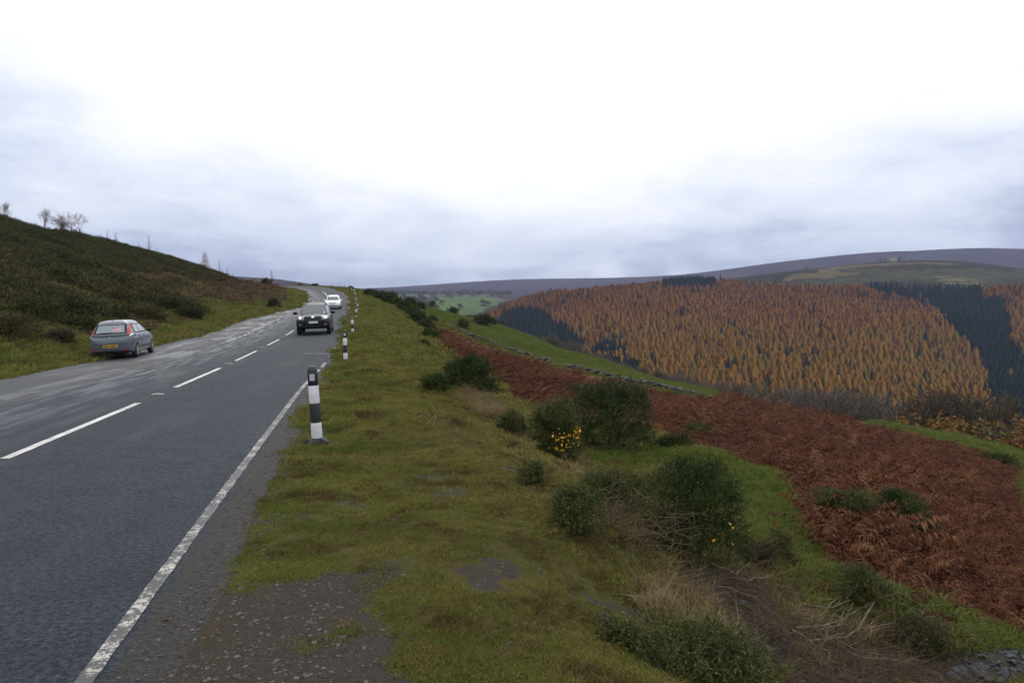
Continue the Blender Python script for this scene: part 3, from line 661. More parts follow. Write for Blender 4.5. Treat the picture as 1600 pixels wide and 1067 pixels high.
# ------------------------------------------------------------------ plant builders
def leaf_cloud(rng, centres, radii, n, L, w, up=.3, jitter=.5, shell=.55, per=9):
    """narrow leaf blades set along many short shoots through overlapping lobes; returns V, F (triangles)"""
    m = max(1, n // per); wgt = np.prod(radii, 1) ** .67; k = rng.choice(len(centres), m, p=wgt / wgt.sum())
    d = rng.normal(size=(m, 3)); d /= np.linalg.norm(d, axis=1)[:, None]; d[:, 2] = np.where(d[:, 2] < -.35, -d[:, 2], d[:, 2])
    r = shell + (1 - shell) * rng.random(m) ** .6
    p0 = centres[k] + d * radii[k] * r[:, None]
    g = d + rng.normal(size=(m, 3)) * jitter; g[:, 2] += up; g /= np.linalg.norm(g, axis=1)[:, None]
    sl = L * per * .20 * rng.uniform(.5, 1.5, m)                        # shoot length
    t = np.tile(np.linspace(-.25, 1, per), (m, 1)).reshape(-1); idx = np.repeat(np.arange(m), per)
    p = p0[idx] + g[idx] * (sl[idx] * t)[:, None] + rng.normal(size=(m * per, 3)) * L * .08
    gg = g[idx] * .9 + rng.normal(size=(m * per, 3)) * .75; gg /= np.linalg.norm(gg, axis=1)[:, None]
    s = np.cross(gg, rng.normal(size=gg.shape)); s /= np.linalg.norm(s, axis=1)[:, None] + 1e-9
    taper = 1.15 - .55 * np.clip(t, 0, 1); ll = (L * rng.uniform(.55, 1.15, len(t)) * taper)[:, None]; ww = (w * rng.uniform(.7, 1.3, len(t)))[:, None]
    V = np.stack([p - s * ww, p + s * ww, p + gg * ll], 1).reshape(-1, 3); nn = len(t)
    return V, np.arange(3 * nn).reshape(-1, 3)
def tubes(segs, sides=3):
    """segs: list of (p0, p1, r0, r1) -> V, F quads"""
    a = np.array([s[0] for s in segs], float); b_ = np.array([s[1] for s in segs], float); r0 = np.array([s[2] for s in segs]); r1 = np.array([s[3] for s in segs])
    d = b_ - a; d /= np.linalg.norm(d, axis=1)[:, None] + 1e-9
    ref = np.where(np.abs(d[:, 2:3]) > .9, np.array([[1., 0, 0]]), np.array([[0, 0, 1.]])); u = np.cross(d, ref); u /= np.linalg.norm(u, axis=1)[:, None]; v = np.cross(d, u)
    n = len(segs); V = np.empty((n, 2 * sides, 3))
    for k in range(sides):
        an = 2 * math.pi * k / sides; o_ = math.cos(an) * u + math.sin(an) * v
        V[:, k] = a + o_ * r0[:, None]; V[:, sides + k] = b_ + o_ * r1[:, None]
    base = np.arange(n)[:, None] * 2 * sides; Fc = []
    for k in range(sides):
        k2 = (k + 1) % sides; Fc.append(np.concatenate([base + k, base + k2, base + sides + k2, base + sides + k], 1))
    return V.reshape(-1, 3), np.concatenate(Fc)
def branch(rng, p, d, L, r, depth, out, twigs, spread=.6, upb=.15, nmin=2, wob=.18, steps=3):
    p = np.array(p, float); d = np.array(d, float)
    for s_ in range(steps):
        d = d + rng.normal(size=3) * wob; d[2] += upb * .4; d /= np.linalg.norm(d)
        q_ = p + d * L / steps; r2 = r * (1 - .28 / steps * 1.2)
        (out if depth > 1 else twigs).append((p, q_, r, r2)); 
        if depth > 0 and s_ > 0 or (depth > 0 and rng.random() < .5):
            e = d + rng.normal(size=3) * spread; e[2] += upb; e /= np.linalg.norm(e)
            branch(rng, q_, e, L * rng.uniform(.55, .78), r2 * .6, depth - 1, out, twigs, spread, upb, nmin, wob, steps)
        p = q_; r = r2
    if depth > 0:
        for _ in range(nmin):
            e = d + rng.normal(size=3) * spread; e[2] += upb; e /= np.linalg.norm(e)
            branch(rng, p, e, L * rng.uniform(.6, .82), r * .62, depth - 1, out, twigs, spread, upb, nmin, wob, steps)
def bare_tree(seed, h=6.0, stems=1, spread=.6, depth=4, upb=.15, trunk_r=.12, slender=False, MINR=.016, tl=.36):
    """returns two meshes, trunk and crown, for a leafless tree about h metres tall"""
    rng = np.random.default_rng(seed); big, tw = [], []
    for s_ in range(stems):
        d = np.array([rng.normal() * .25 * (stems > 1), rng.normal() * .25 * (stems > 1), 1.0]); d /= np.linalg.norm(d)
        base = np.array([rng.normal() * .15 * (stems > 1) * h / 5, rng.normal() * .1 * (stems > 1) * h / 5, -.3])
        if slender:
            p = base.copy(); 
            for k in range(10):
                d = d + rng.normal(size=3) * .04; d /= np.linalg.norm(d); q_ = p + d * h / 10; r_ = trunk_r * (1 - k / 11)
                big.append((p, q_, r_, trunk_r * (1 - (k + 1) / 11)))
                if k > 1:
                    for _ in range(4):
                        e = np.array([rng.normal(), rng.normal(), 1.1]); e /= np.linalg.norm(e); branch(rng, q_, e, h * .13 * (1.25 - k / 10), r_ * .4, 1, big, tw, .5, .2, 2, .15, 3)
                p = q_
        else: branch(rng, base, d, h * tl, trunk_r, depth, big, tw, spread, upb, 2, .13, 3)
    allz = np.array([s_[1][2] for s_ in big + tw]); k = h / allz.max()
    f = lambda L_: [(a * k, b_ * k, max(r0, MINR), max(r1, MINR * .8)) for a, b_, r0, r1 in L_]
    return mesh_np('trunk', *tubes(f(big), 4), [m_bark]), mesh_np('crown', *tubes(f(tw), 3), [m_twig])
def conifer(seed, h, R, n, drop, mat, trunkmat, gappy=.0, width=.55, pw=.85):
    rng = np.random.default_rng(seed); t = rng.random(n) ** 1.25; t = .08 + .92 * t
    lvl = np.round(t * 16) / 16 + rng.normal(size=n) * .006; rad = R * (1 - lvl) ** pw * (.35 + .65 * rng.random(n) ** .6); ang = rng.random(n) * 6.283
    if gappy: keep = rng.random(n) > gappy * (np.sin(ang * 3 + lvl * 40) > .3); rad = rad[keep]; lvl = lvl[keep]; ang = ang[keep]; n = len(rad)
    o_ = np.stack([np.cos(ang), np.sin(ang), np.zeros(n)], -1); p = o_ * rad[:, None] * .55; p[:, 2] = lvl * h + .02 * h
    tip = o_ * (rad[:, None] + .12 * R); tip[:, 2] = lvl * h - drop * rad + rng.normal(size=n) * .02 * h
    s_ = np.stack([-np.sin(ang), np.cos(ang), rng.normal(size=n) * .5], -1); w_ = (width * R * (.25 + .6 * (1 - lvl)) * rng.uniform(.6, 1.2, n))[:, None]
    V = np.stack([p - s_ * w_ * .5, tip, p + s_ * w_ * .5 + np.array([0, 0, .03 * h])], 1).reshape(-1, 3)
    # crown tip + trunk as thin spikes
    Vt, Ft = tubes([(np.array([0, 0, -1.]), np.array([0, 0, h * .97]), h * .012, h * .002)], 4)
    V2 = np.concatenate([V, Vt]); F1 = np.arange(3 * n).reshape(-1, 3); Ft = Ft + len(V); F2 = np.concatenate([F1, Ft[:, :3], Ft[:, [0, 2, 3]]])
    mi = np.concatenate([np.zeros(len(F1)), np.ones(2 * len(Ft))])
    return mesh_np('conifer', V2, F2, [mat, trunkmat], mi)

def scatter(name, pts, rot, scl, idx, protos, label=None, kind='stuff'):
    """one ground-cover object: geometry nodes put small plants on many points"""
    pc = bpy.data.collections.new(name + '_kinds')
    for i, me in enumerate(protos):
        po = bpy.data.objects.new('%s_kind_%02d' % (name, i), me); pc.objects.link(po)
    me = bpy.data.meshes.new(name); me.vertices.add(len(pts)); me.vertices.foreach_set('co', np.asarray(pts, np.float32).ravel())
    for nm, ty, arr, key in (('rot', 'FLOAT_VECTOR', rot, 'vector'), ('scl', 'FLOAT', scl, 'value'), ('idx', 'INT', idx, 'value')):
        at = me.attributes.new(nm, ty, 'POINT'); at.data.foreach_set(key, np.asarray(arr, np.int32 if ty == 'INT' else np.float32).ravel())
    o = bpy.data.objects.new(name, me); COL.objects.link(o)
    ng = bpy.data.node_groups.new(name, 'GeometryNodeTree'); ng.interface.new_socket('Geometry', in_out='INPUT', socket_type='NodeSocketGeometry'); ng.interface.new_socket('Geometry', in_out='OUTPUT', socket_type='NodeSocketGeometry')
    N_ = ng.nodes; gi = N_.new('NodeGroupInput'); go = N_.new('NodeGroupOutput'); ip = N_.new('GeometryNodeInstanceOnPoints'); ci = N_.new('GeometryNodeCollectionInfo')
    ci.inputs['Collection'].default_value = pc; ci.inputs['Separate Children'].default_value = True; ci.inputs['Reset Children'].default_value = True
    ip.inputs['Pick Instance'].default_value = True
    def na_(nm, ty):
        a_ = N_.new('GeometryNodeInputNamedAttribute'); a_.data_type = ty; a_.inputs['Name'].default_value = nm
        return [o_ for o_ in a_.outputs if o_.enabled and o_.name == 'Attribute'][0]
    er = N_.new('FunctionNodeEulerToRotation'); L_ = ng.links
    L_.new(na_('rot', 'FLOAT_VECTOR'), er.inputs[0]); L_.new(er.outputs[0], ip.inputs['Rotation']); L_.new(na_('scl', 'FLOAT'), ip.inputs['Scale']); L_.new(na_('idx', 'INT'), ip.inputs['Instance Index'])
    L_.new(gi.outputs[0], ip.inputs['Points']); L_.new(ci.outputs[0], ip.inputs['Instance']); L_.new(ip.outputs[0], go.inputs[0])
    md = o.modifiers.new('scatter', 'NODES'); md.node_group = ng
    tag(o, label=label, kind=kind); return o
def cand(rng, n, th0, th1, r0, r1, a):
    """random ground points, number per square metre falling as r**-a"""
    th = np.radians(rng.uniform(th0, th1, n)); u = rng.random(n); e = 2 - a
    r = r0 * (r1 / r0) ** u if abs(e) < 1e-6 else (r0 ** e + u * (r1 ** e - r0 ** e)) ** (1 / e)
    return r * np.sin(th), r * np.cos(th)
def put(name, x, y, protos, s0, s1, rng, label, tilt=.12, sink=0.0, sfun=None, fn=None):
    z = (fn or HG)(x, y) - sink; n = len(x); s_ = rng.uniform(s0, s1, n)
    if sfun is not None: s_ = s_ * sfun
    return scatter(name, np.stack([x, y, z], -1), np.stack([rng.normal(size=n) * tilt, rng.normal(size=n) * tilt, rng.uniform(0, 6.283, n)], -1), s_, rng.integers(0, len(protos), n), protos, label)

# ------------------------------------------------------------------ the forest across the valley
rng = np.random.default_rng(21)
larches = [conifer(100 + i, 12, 4.2, 2600, .14, m_larch, m_bark, .2, .17, .52) for i in range(5)]
spruces = [conifer(200 + i, 14, 3.1, 900, .40, m_spruce, m_bark, 0, .32) for i in range(3)]
n_ = 60000; x, y = cand(rng, n_, -4, 40, 370, 1300, .9)
z = HF(x, y); tp = z + 14; px, py = projv(x, y, tp)
top = np.interp(px, [740, 765, 800, 830, 860, 900, 950, 1000, 1040, 1060, 1110, 1150, 1200, 1280, 1378, 1450, 1528, 1600, 1800], [497, 484, 468, 455, 449, 450, 444, 442, 436, 432, 432, 434, 439, 440, 441, 445, 444, 438, 440])
ok = (py > top - 2) & (px > 742) & (np.hypot(x, y) < 1330)
ok &= ~((px < 800) & (py > 515))
POLY = lambda pts: np.array(pts, float)
s1 = POLY([(785,478),(842,474),(865,497),(900,512),(912,530),(900,560),(760,560),(775,500)])
s2 = POLY([(955,505),(968,508),(992,520),(1035,512),(1062,505),(1050,535),(1000,552),(985,575),(950,575),(920,548)])
s2b = POLY([(912,465),(950,460),(935,476),(912,482)])
s3 = POLY([(1340,437),(1528,441),(1538,459),(1570,459),(1576,513),(1612,551),(1700,620),(1700,760),(1570,700),(1546,600),(1538,551),(1512,532),(1498,507),(1471,478),(1423,461),(1391,452)])
s4 = POLY([(1036,429),(1118,429),(1118,438),(1036,440)])
wx = px + 13 * vn(x, y, 40, 91, 3); wy = py + 9 * vn(x, y, 40, 92, 3)
dk = inside(s1, wx, wy) | (inside(s2, wx, wy) & (vn(x, y, 30, 93, 3) > .08)) | inside(s3, wx, wy) | inside(s4, px, py - 2) | (rng.random(n_) < .018)
dk &= ~(inside(s3, wx, wy) & (rng.random(n_) < .02))
bare_ = (inside(POLY([(1480,640),(1530,610),(1560,620),(1600,680),(1600,760),(1480,760)]), wx, wy)) & (rng.random(n_) < .5)
x, y, z, dk = x[ok & ~bare_], y[ok & ~bare_], z[ok & ~bare_], dk[ok & ~bare_]
# keep trees about 5 m apart
key = {}; keep = []
for i in range(len(x)):
    c_ = (int(x[i] // 4.4), int(y[i] // 4.4))
    if c_ in key: continue
    key[c_] = 1; keep.append(i)
keep = np.array(keep); x, y, z, dk = x[keep], y[keep], z[keep], dk[keep]
r = np.hypot(x, y); px, py = projv(x, y, z + 15); nz = HN(x[:0], y[:0])
# which trees show: those whose tip clears the near hillside
edge = np.interp(px, [740, 782, 870, 980, 1090, 1200, 1300, 1400, 1500, 1600], [492, 517, 543, 575, 606, 634, 655, 676, 692, 714])
infr = (px > 742) & (px < 1600) & (py < edge - 6)
sc_all = np.where(dk, rng.uniform(.8, 1.15, len(x)), rng.uniform(.5, 1.05, len(x)))
order = np.argsort(r); rz = rng.uniform(0, 6.28, len(x)); used = np.zeros(len(x), bool)
for isd, name, protos, lab, cat, grp, cap in ((False, 'larch_tree', larches, 'autumn orange larch standing among other larches on the forested far side of the valley', 'larch', 'larches on the far valley side', 300),
                                        (True, 'spruce_tree', spruces, 'dark green spruce standing in the conifer plantation across the valley', 'spruce', 'spruces across the valley', 300)):
    sel = [i for i in order if infr[i] and dk[i] == isd][:cap]
    for i in sel:
        used[i] = True; o = bpy.data.objects.new(name, protos[i % len(protos)]); o.location = (x[i], y[i], z[i]); o.rotation_euler = (0, 0, rz[i]); w3_ = float(rng.uniform(.8, 1.25)); o.scale = (sc_all[i] * w3_, sc_all[i] * w3_, sc_all[i])
        COL.objects.link(o); tag(o, lab, cat, grp)
for isd, name, protos, lab in ((False, 'larch_forest', larches, 'mass of orange and yellow larches covering the far valley side'), (True, 'spruce_forest', spruces, 'dark blocks of spruce plantation on the far valley side')):
    s_ = (~used) & (dk == isd); k = s_.sum()
    scatter(name, np.stack([x[s_], y[s_], z[s_]], -1), np.stack([0 * x[s_], 0 * x[s_], rz[s_]], -1), sc_all[s_], rng.integers(0, len(protos), k), protos, lab)
print('forest', len(x), 'larch', (~dk).sum(), 'spruce', dk.sum())
# ------------------------------------------------------------------ ground cover close by
rng = np.random.default_rng(33)
def tuft(seed, n, h, spread, bend, mat, w=.004):
    rg = np.random.default_rng(seed); a = rg.random(n) * 6.283; r_ = spread * np.sqrt(rg.random(n)); p = np.stack([r_ * np.cos(a), r_ * np.sin(a), np.full(n, -.01)], -1)
    g = rg.normal(size=(n, 3)) * .45; g[:, 2] = 1; g /= np.linalg.norm(g, axis=1)[:, None]; L = (h * rg.uniform(.5, 1.25, n))[:, None]
    s_ = np.cross(g, rg.normal(size=(n, 3))); s_ /= np.linalg.norm(s_, axis=1)[:, None]; dr = rg.normal(size=(n, 3)) * bend; dr[:, 2] = -np.abs(dr[:, 2]) * .6
    mid = p + g * L * .55; tip = p + g * L + dr * L
    V = np.stack([p - s_ * w, p + s_ * w, mid + s_ * w * .8, mid - s_ * w * .8, tip], 1).reshape(-1, 3); i = np.arange(n)[:, None] * 5
    return mesh_np('tuft', V, np.concatenate([i + [0, 1, 2], i + [0, 2, 3], i + [3, 2, 4]]), [mat])
turf = [tuft(i, 70, .035, .11, .35, m_grass, .0028) for i in range(5)]
turf_l = [tuft(10 + i, 60, .09, .16, .4, m_lush, .005) for i in range(3)]
long_g = [tuft(20 + i, 90, .30, .14, .55, m_straw, .0035) for i in range(4)]
mid_g = [tuft(30 + i, 70, .16, .15, .5, m_grass, .004) for i in range(3)]
def offroad(x, y): return -road_state(x, y)
def gravelly(x, y): return soft(['gravel'], x, y, .3)
x, y = cand(rng, 230000, -36, 40, 2.6, 210, 1.3)
ofr = offroad(x, y); gv_ = gravelly(x, y); ea = soft(['earth', 'slate'], x, y); br_ = zone(['brack'], x, y, .1)
bare_n = vn(x, y, .9, 61, 4) + .5 * vn(x, y, .25, 62, 2) + .35 * vn(x, y, .1, 65, 2)
margin = vn(x, y, .5, 63, 3) * .25
worn = 1 - sst(np.hypot(x + .6, y - 4.5), 1.5, 4.5)        # trodden patch where people stop
ok = (ofr > .03 + margin * .3) & (gv_ + .25 * bare_n + .95 * vn(x, y, .22, 99, 3) + .35 * (rng.random(len(x)) - .5) < .50) & (ea < .35) & (br_ < .5) & (bare_n + .3 * (rng.random(len(x)) - .5) > -.50 + .22 * worn) & (y > 1)
x, y, ofr, bare_n = x[ok], y[ok], ofr[ok], bare_n[ok]; r = np.hypot(x, y)
lush_ = zone(['patchgreen', 'midgreen', 'field'], x, y, .2) > 0
sf = np.clip(r / 8, .75, 6) * (1 + .5 * sst(vn(x, y, 1.5, 66, 2), .1, .6))
put('grass', x[~lush_], y[~lush_], turf, .7, 1.25, rng, 'short olive green turf covering the roadside verge and bank', sfun=sf[~lush_])
put('lush_grass', x[lush_], y[lush_], turf_l, .7, 1.2, rng, 'bright green grass in the hollow below the bank', sfun=np.minimum(sf[lush_], 5) * .8)
x, y = cand(rng, 26000, -4, 34, 4, 60, 1.0); w_ = soft(['straw', 'straw2'], x, y, .3); wv = sst(x - XR(np.clip(y, 0, 222)), 3.8, 6.5) * sst(vn(x, y, 2.2, 64, 3), .12, .5) * .40 * (zone(['brack', 'patchgreen', 'midgreen'], x, y) < .5)
ok = (rng.random(len(x)) < np.clip(w_ * .8 + wv, 0, 1) * (1 - .85 * soft(['slate', 'earth'], x, y))) & (offroad(x, y) > 1); x, y = x[ok], y[ok]; r = np.hypot(x, y)
put('dry_grass', x, y, long_g, .5, 1.1, rng, 'pale dry grass hanging over the edge of the bank', tilt=.3, sfun=np.clip(.75 + r / 40, .7, 1.6))
x, y = cand(rng, 26000, -12, 34, 4.0, 75, .9); ok = (rng.random(len(x)) < sst(vn(x * .6, y * .25, 1.1, 67, 3), .0, .5) * sst(x - XR(y), 3.8, 5.2)) & (zone(['brack', 'slate'], x, y) < .5) & (soft(['earth'], x, y) < .6)
put('rough_grass', x[ok], y[ok], mid_g, .6, 1.3, rng, 'rough green grass tussocks on the bank', tilt=.2)

# bracken
def frond(rg, L, lean, az, V, Fc, base=(0, 0, 0)):
    n = 20; d = np.array([math.cos(az), math.sin(az), 0]); side = np.array([-math.sin(az), math.cos(az), 0]); p = np.array(base, float); ang = math.radians(rg.uniform(55, 80)) - lean; prev = p; twist = rg.normal() * .5
    for k in range(n):
        t = k / n; ang -= rg.uniform(.03, .14); st = d * math.cos(ang) + np.array([0, 0, math.sin(ang)]); q_ = prev + st * L / n
        b0 = len(V); w_ = .004 * (1 - t) + .0015; V += [prev - side * w_, prev + side * w_, q_ + side * w_, q_ - side * w_]; Fc += [(b0, b0 + 1, b0 + 2), (b0, b0 + 2, b0 + 3)]
        if k >= 3:
            pl = L * .27 * math.sin(min(1, (1 - t) * 1.15) * 1.5) * rg.uniform(.6, 1.1)
            for sg in (-1, 1):
                if rg.random() < .12: continue
                dirp = side * sg * math.cos(twist) + st * rg.uniform(.15, .55) + np.array([0, 0, rg.uniform(-.75, .15)]) + rg.normal(size=3) * .18; dirp /= np.linalg.norm(dirp)
                wv_ = st * (L * .015) + rg.normal(size=3) * L * .008; b0 = len(V); m_ = q_ + dirp * pl * .5 + np.array([0, 0, rg.uniform(-.2, .1) * pl])
                V += [q_ - wv_ * .6, q_ + wv_ * .6, m_ + wv_, m_ - wv_, q_ + dirp * pl + np.array([0, 0, -.35 * pl])]; Fc += [(b0, b0 + 1, b0 + 2), (b0, b0 + 2, b0 + 3), (b0 + 3, b0 + 2, b0 + 4)]
        prev = q_
def bracken_clump(seed, n, L):
    rg = np.random.default_rng(seed); V, Fc = [], []
    for k in range(n): frond(rg, L * rg.uniform(.6, 1.2), rg.uniform(-.1, .9), rg.random() * 6.283, V, Fc, (rg.normal() * .16, rg.normal() * .16, -.03))
    return mesh_np('bracken', np.array(V), np.array(Fc), [m_bracken])
brk = [bracken_clump(300 + i, 7, .75) for i in range(6)]
x, y = cand(rng, 210000, -14, 62, 7.5, 200, 1.0); r = np.hypot(x, y)
ok = inside(Zc['brack'], x + .5 * vn(x, y, 1.2, 68, 3) * np.clip(r / 12, 1, 6), y + .8 * vn(x, y, 1.5, 69, 3) * np.clip(r / 12, 1, 6))
gap = vn(x / np.clip(r / 20, .6, 4), y / np.clip(r / 20, .6, 4), 1.6, 70, 3); ok &= (gap > -.38) & (rng.random(len(x)) < soft(['brack'], x, y, .5) ** 1.5 * 1.2)
x, y, r = x[ok], y[ok], r[ok]
put('bracken', x, y, brk, .5, 1.1, rng, 'dead red-brown bracken covering the slope below the road', tilt=.22, sfun=np.clip((r / 22) ** .3, .58, 1.35) * (1 + .45 * vn(x / np.clip(r / 20, .6, 4), y / np.clip(r / 20, .6, 4), 1.1, 171, 2)) * (1 - .25 * (rng.random(len(r)) < .3)), sink=.04)
print('bracken', len(x))
# odd bracken plants on the green
x, y = cand(rng, 5000, 2, 40, 8, 30, 1.0); ok = (zone(['patchgreen', 'midgreen'], x, y) > 0) & (rng.random(len(x)) < sst(vn(x, y, 1.4, 75, 2), .05, .5) * .28); 
put('bracken_sprigs', x[ok], y[ok], brk, .28, .65, rng, 'stray brown bracken plants standing in the green hollow', tilt=.3)
# low brown bracken / heather on the left hillside
x, y = cand(rng, 16000, -36, -14, 36, 175, .9); w_ = soft(['heath', 'heath2'], x, y, .3) * (.25 + .75 * sst(vn(x, y, 7, 51), -.35, .1))
ok = (rng.random(len(x)) < w_) & (x < XO(np.clip(y, 0, 222)) - 3); x, y = x[ok], y[ok]
m_hb = veg('hill_bracken_brown', [(.055, .030, .018), (.085, .050, .028), (.11, .075, .040)], scale=2)
hbr = []
for me_ in brk[:3]:
    c_ = me_.copy(); c_.materials[0] = m_hb; hbr.append(c_)
put('hill_bracken', x, y, hbr, .7, 1.2, rng, 'brown bracken and heather on the hillside left of the road', sfun=.9 + np.hypot(x, y) / 130)

# gorse and heather scrub of the left hill
def blob_bush(seed, n=420, R_=.9, H_=.8, mat=None, L=.16, w=.035):
    rg = np.random.default_rng(seed); k = 5; c = np.stack([rg.normal(size=k) * R_ * .45, rg.normal(size=k) * R_ * .45, rg.uniform(.1, .45, k) * H_], -1); ra = np.stack([rg.uniform(.4, .65, k) * R_, rg.uniform(.4, .65, k) * R_, rg.uniform(.4, .7, k) * H_], -1)
    return mesh_np('gorse', *leaf_cloud(rg, c, ra, n, L, w, .35, .7, .7), [mat or m_gorse_dk])
hill_b = [blob_bush(400 + i) for i in range(5)]
x, y = cand(rng, 42000, -40, -13, 30, 190, .8); r = np.hypot(x, y)
i1 = inside(G1, x + 2 * vn(x, y, 5, 76, 3), y + 4 * vn(x, y, 6, 77, 3)); i2 = inside(G2, x + 1.5 * vn(x, y, 4, 78, 3), y + 3 * vn(x, y, 5, 79, 3)) & (vn(x, y, 4, 80, 3) > -.22)
ridge = (r > 95) & (vn(x, y, 9, 84, 2) > -.1) & (x < XL(np.clip(y, 0, 222)) - 14) & (y < 175)
ok = (i1 | i2 | (ridge & (rng.random(len(x)) < .35))) & (x < XO(np.clip(y, 0, 222)) - 3.5)
x, y, r = x[ok], y[ok], r[ok]
put('gorse_scrub', x, y, hill_b, .55, 1.2, rng, 'dark green gorse scrub covering the hillside left of the road', sfun=(.62 + r / 400) * (1 + .35 * (r < 95)) * (1 + .5 * sst(vn(x, y, 6, 85, 2), .1, .6) * (r < 95)), sink=.15)
print('scrub', len(x))
x, y = cand(rng, 9000, -36, -13, 26, 120, 1.0); ok = (x < XO(np.clip(y, 0, 222)) - 2.0) & (vn(x, y, 3, 86, 3) > .12) & ~inside(G1, x, y); 
put('hill_grass', x[ok], y[ok], [tuft(50 + i, 60, .22, .3, .6, m_straw, .012) for i in range(3)], .6, 1.2, rng, 'tussocky grass on the hillside left of the road')

# stones
def pebble(seed, mat, fl=.5):
    rg = np.random.default_rng(seed); import bmesh; bm = bmesh.new(); bmesh.ops.create_icosphere(bm, subdivisions=1, radius=1)
    sc = Vector((rg.uniform(.7, 1.2), rg.uniform(.6, 1), fl * rg.uniform(.6, 1.1)))
    for v in bm.verts: v.co = Vector((v.co.x * sc.x, v.co.y * sc.y, v.co.z * sc.z)) * rg.uniform(.75, 1.15)
    me = bpy.data.meshes.new('stone'); bm.to_mesh(me); bm.free(); me.materials.append(mat); return me
peb = [pebble(i, m_grav) for i in range(6)]; slab = [pebble(20 + i, m_slate, .3) for i in range(5)]
x, y = cand(rng, 110000, -34, 36, 2.6, 14, 1.35); w_ = np.clip(gravelly(x, y) * 1.0 + .8 * ((offroad(x, y) > -.25) & (offroad(x, y) < .25) & (x > XR(y))) + .05 + .6 * sst(-(vn(x, y, .9, 61, 4) + .5 * vn(x, y, .25, 62, 2)), .35, .6), 0, 1)
ok = (rng.random(len(x)) < w_ * .55) & (offroad(x, y) > -.32) & (x > XR(y)) & (zone(['brack', 'patchgreen'], x, y) < .5) & (x - XR(y) < 6); x, y = x[ok], y[ok]
sz = .004 + .015 * rng.random(len(x)) ** 4
put('gravel', x, y, peb, .8, 1.2, rng, 'loose grey gravel beside the road edge', sfun=sz, sink=0, fn=lambda a, b_: np.where(road_state(a, b_) > 0, HN(a, b_) + .001, HG(a, b_)))
x, y = cand(rng, 14000, 6, 40, 4.5, 11, 1.0); ok = (rng.random(len(x)) < soft(['earth'], x, y) * .35 + soft(['slate'], x, y)); x, y = x[ok], y[ok]
put('slate_rubble', x, y, slab, .6, 1.4, rng, 'broken grey slate and stones on the bare earth at the foot of the bank', sfun=.012 + .05 * rng.random(len(x)) ** 4 + .03 * zone(['slate'], x, y), tilt=.4)
# dead twig litter on the bare bank
def twigs(seed, n, L, spread, mat):
    rg = np.random.default_rng(seed); sg = []
    for _ in range(n):
        p = np.array([rg.normal() * spread, rg.normal() * spread, abs(rg.normal()) * spread * .22]); d = rg.normal(size=3); d[2] *= .3; d /= np.linalg.norm(d); r0 = rg.uniform(.0012, .0032)
        for s_ in range(3):
            q_ = p + d * L * rg.uniform(.2, .45); sg.append((p, q_, r0, r0 * .8)); p = q_; r0 *= .8; d = d + rg.normal(size=3) * .3; d /= np.linalg.norm(d)
    return mesh_np('twigs', *tubes(sg, 3), [mat])
tw = [twigs(i, 26, .35, .16, m_brush) for i in range(4)]
x, y = cand(rng, 2000, 2, 40, 4.6, 12, 1.0); w_ = soft(['earth'], x, y) * .8 + .25 * soft(['straw2'], x, y); ok = rng.random(len(x)) < w_
put('twig_litter', x[ok], y[ok], tw, .6, 1.3, rng, 'dead gorse twigs littering the bare earth bank', tilt=.4)

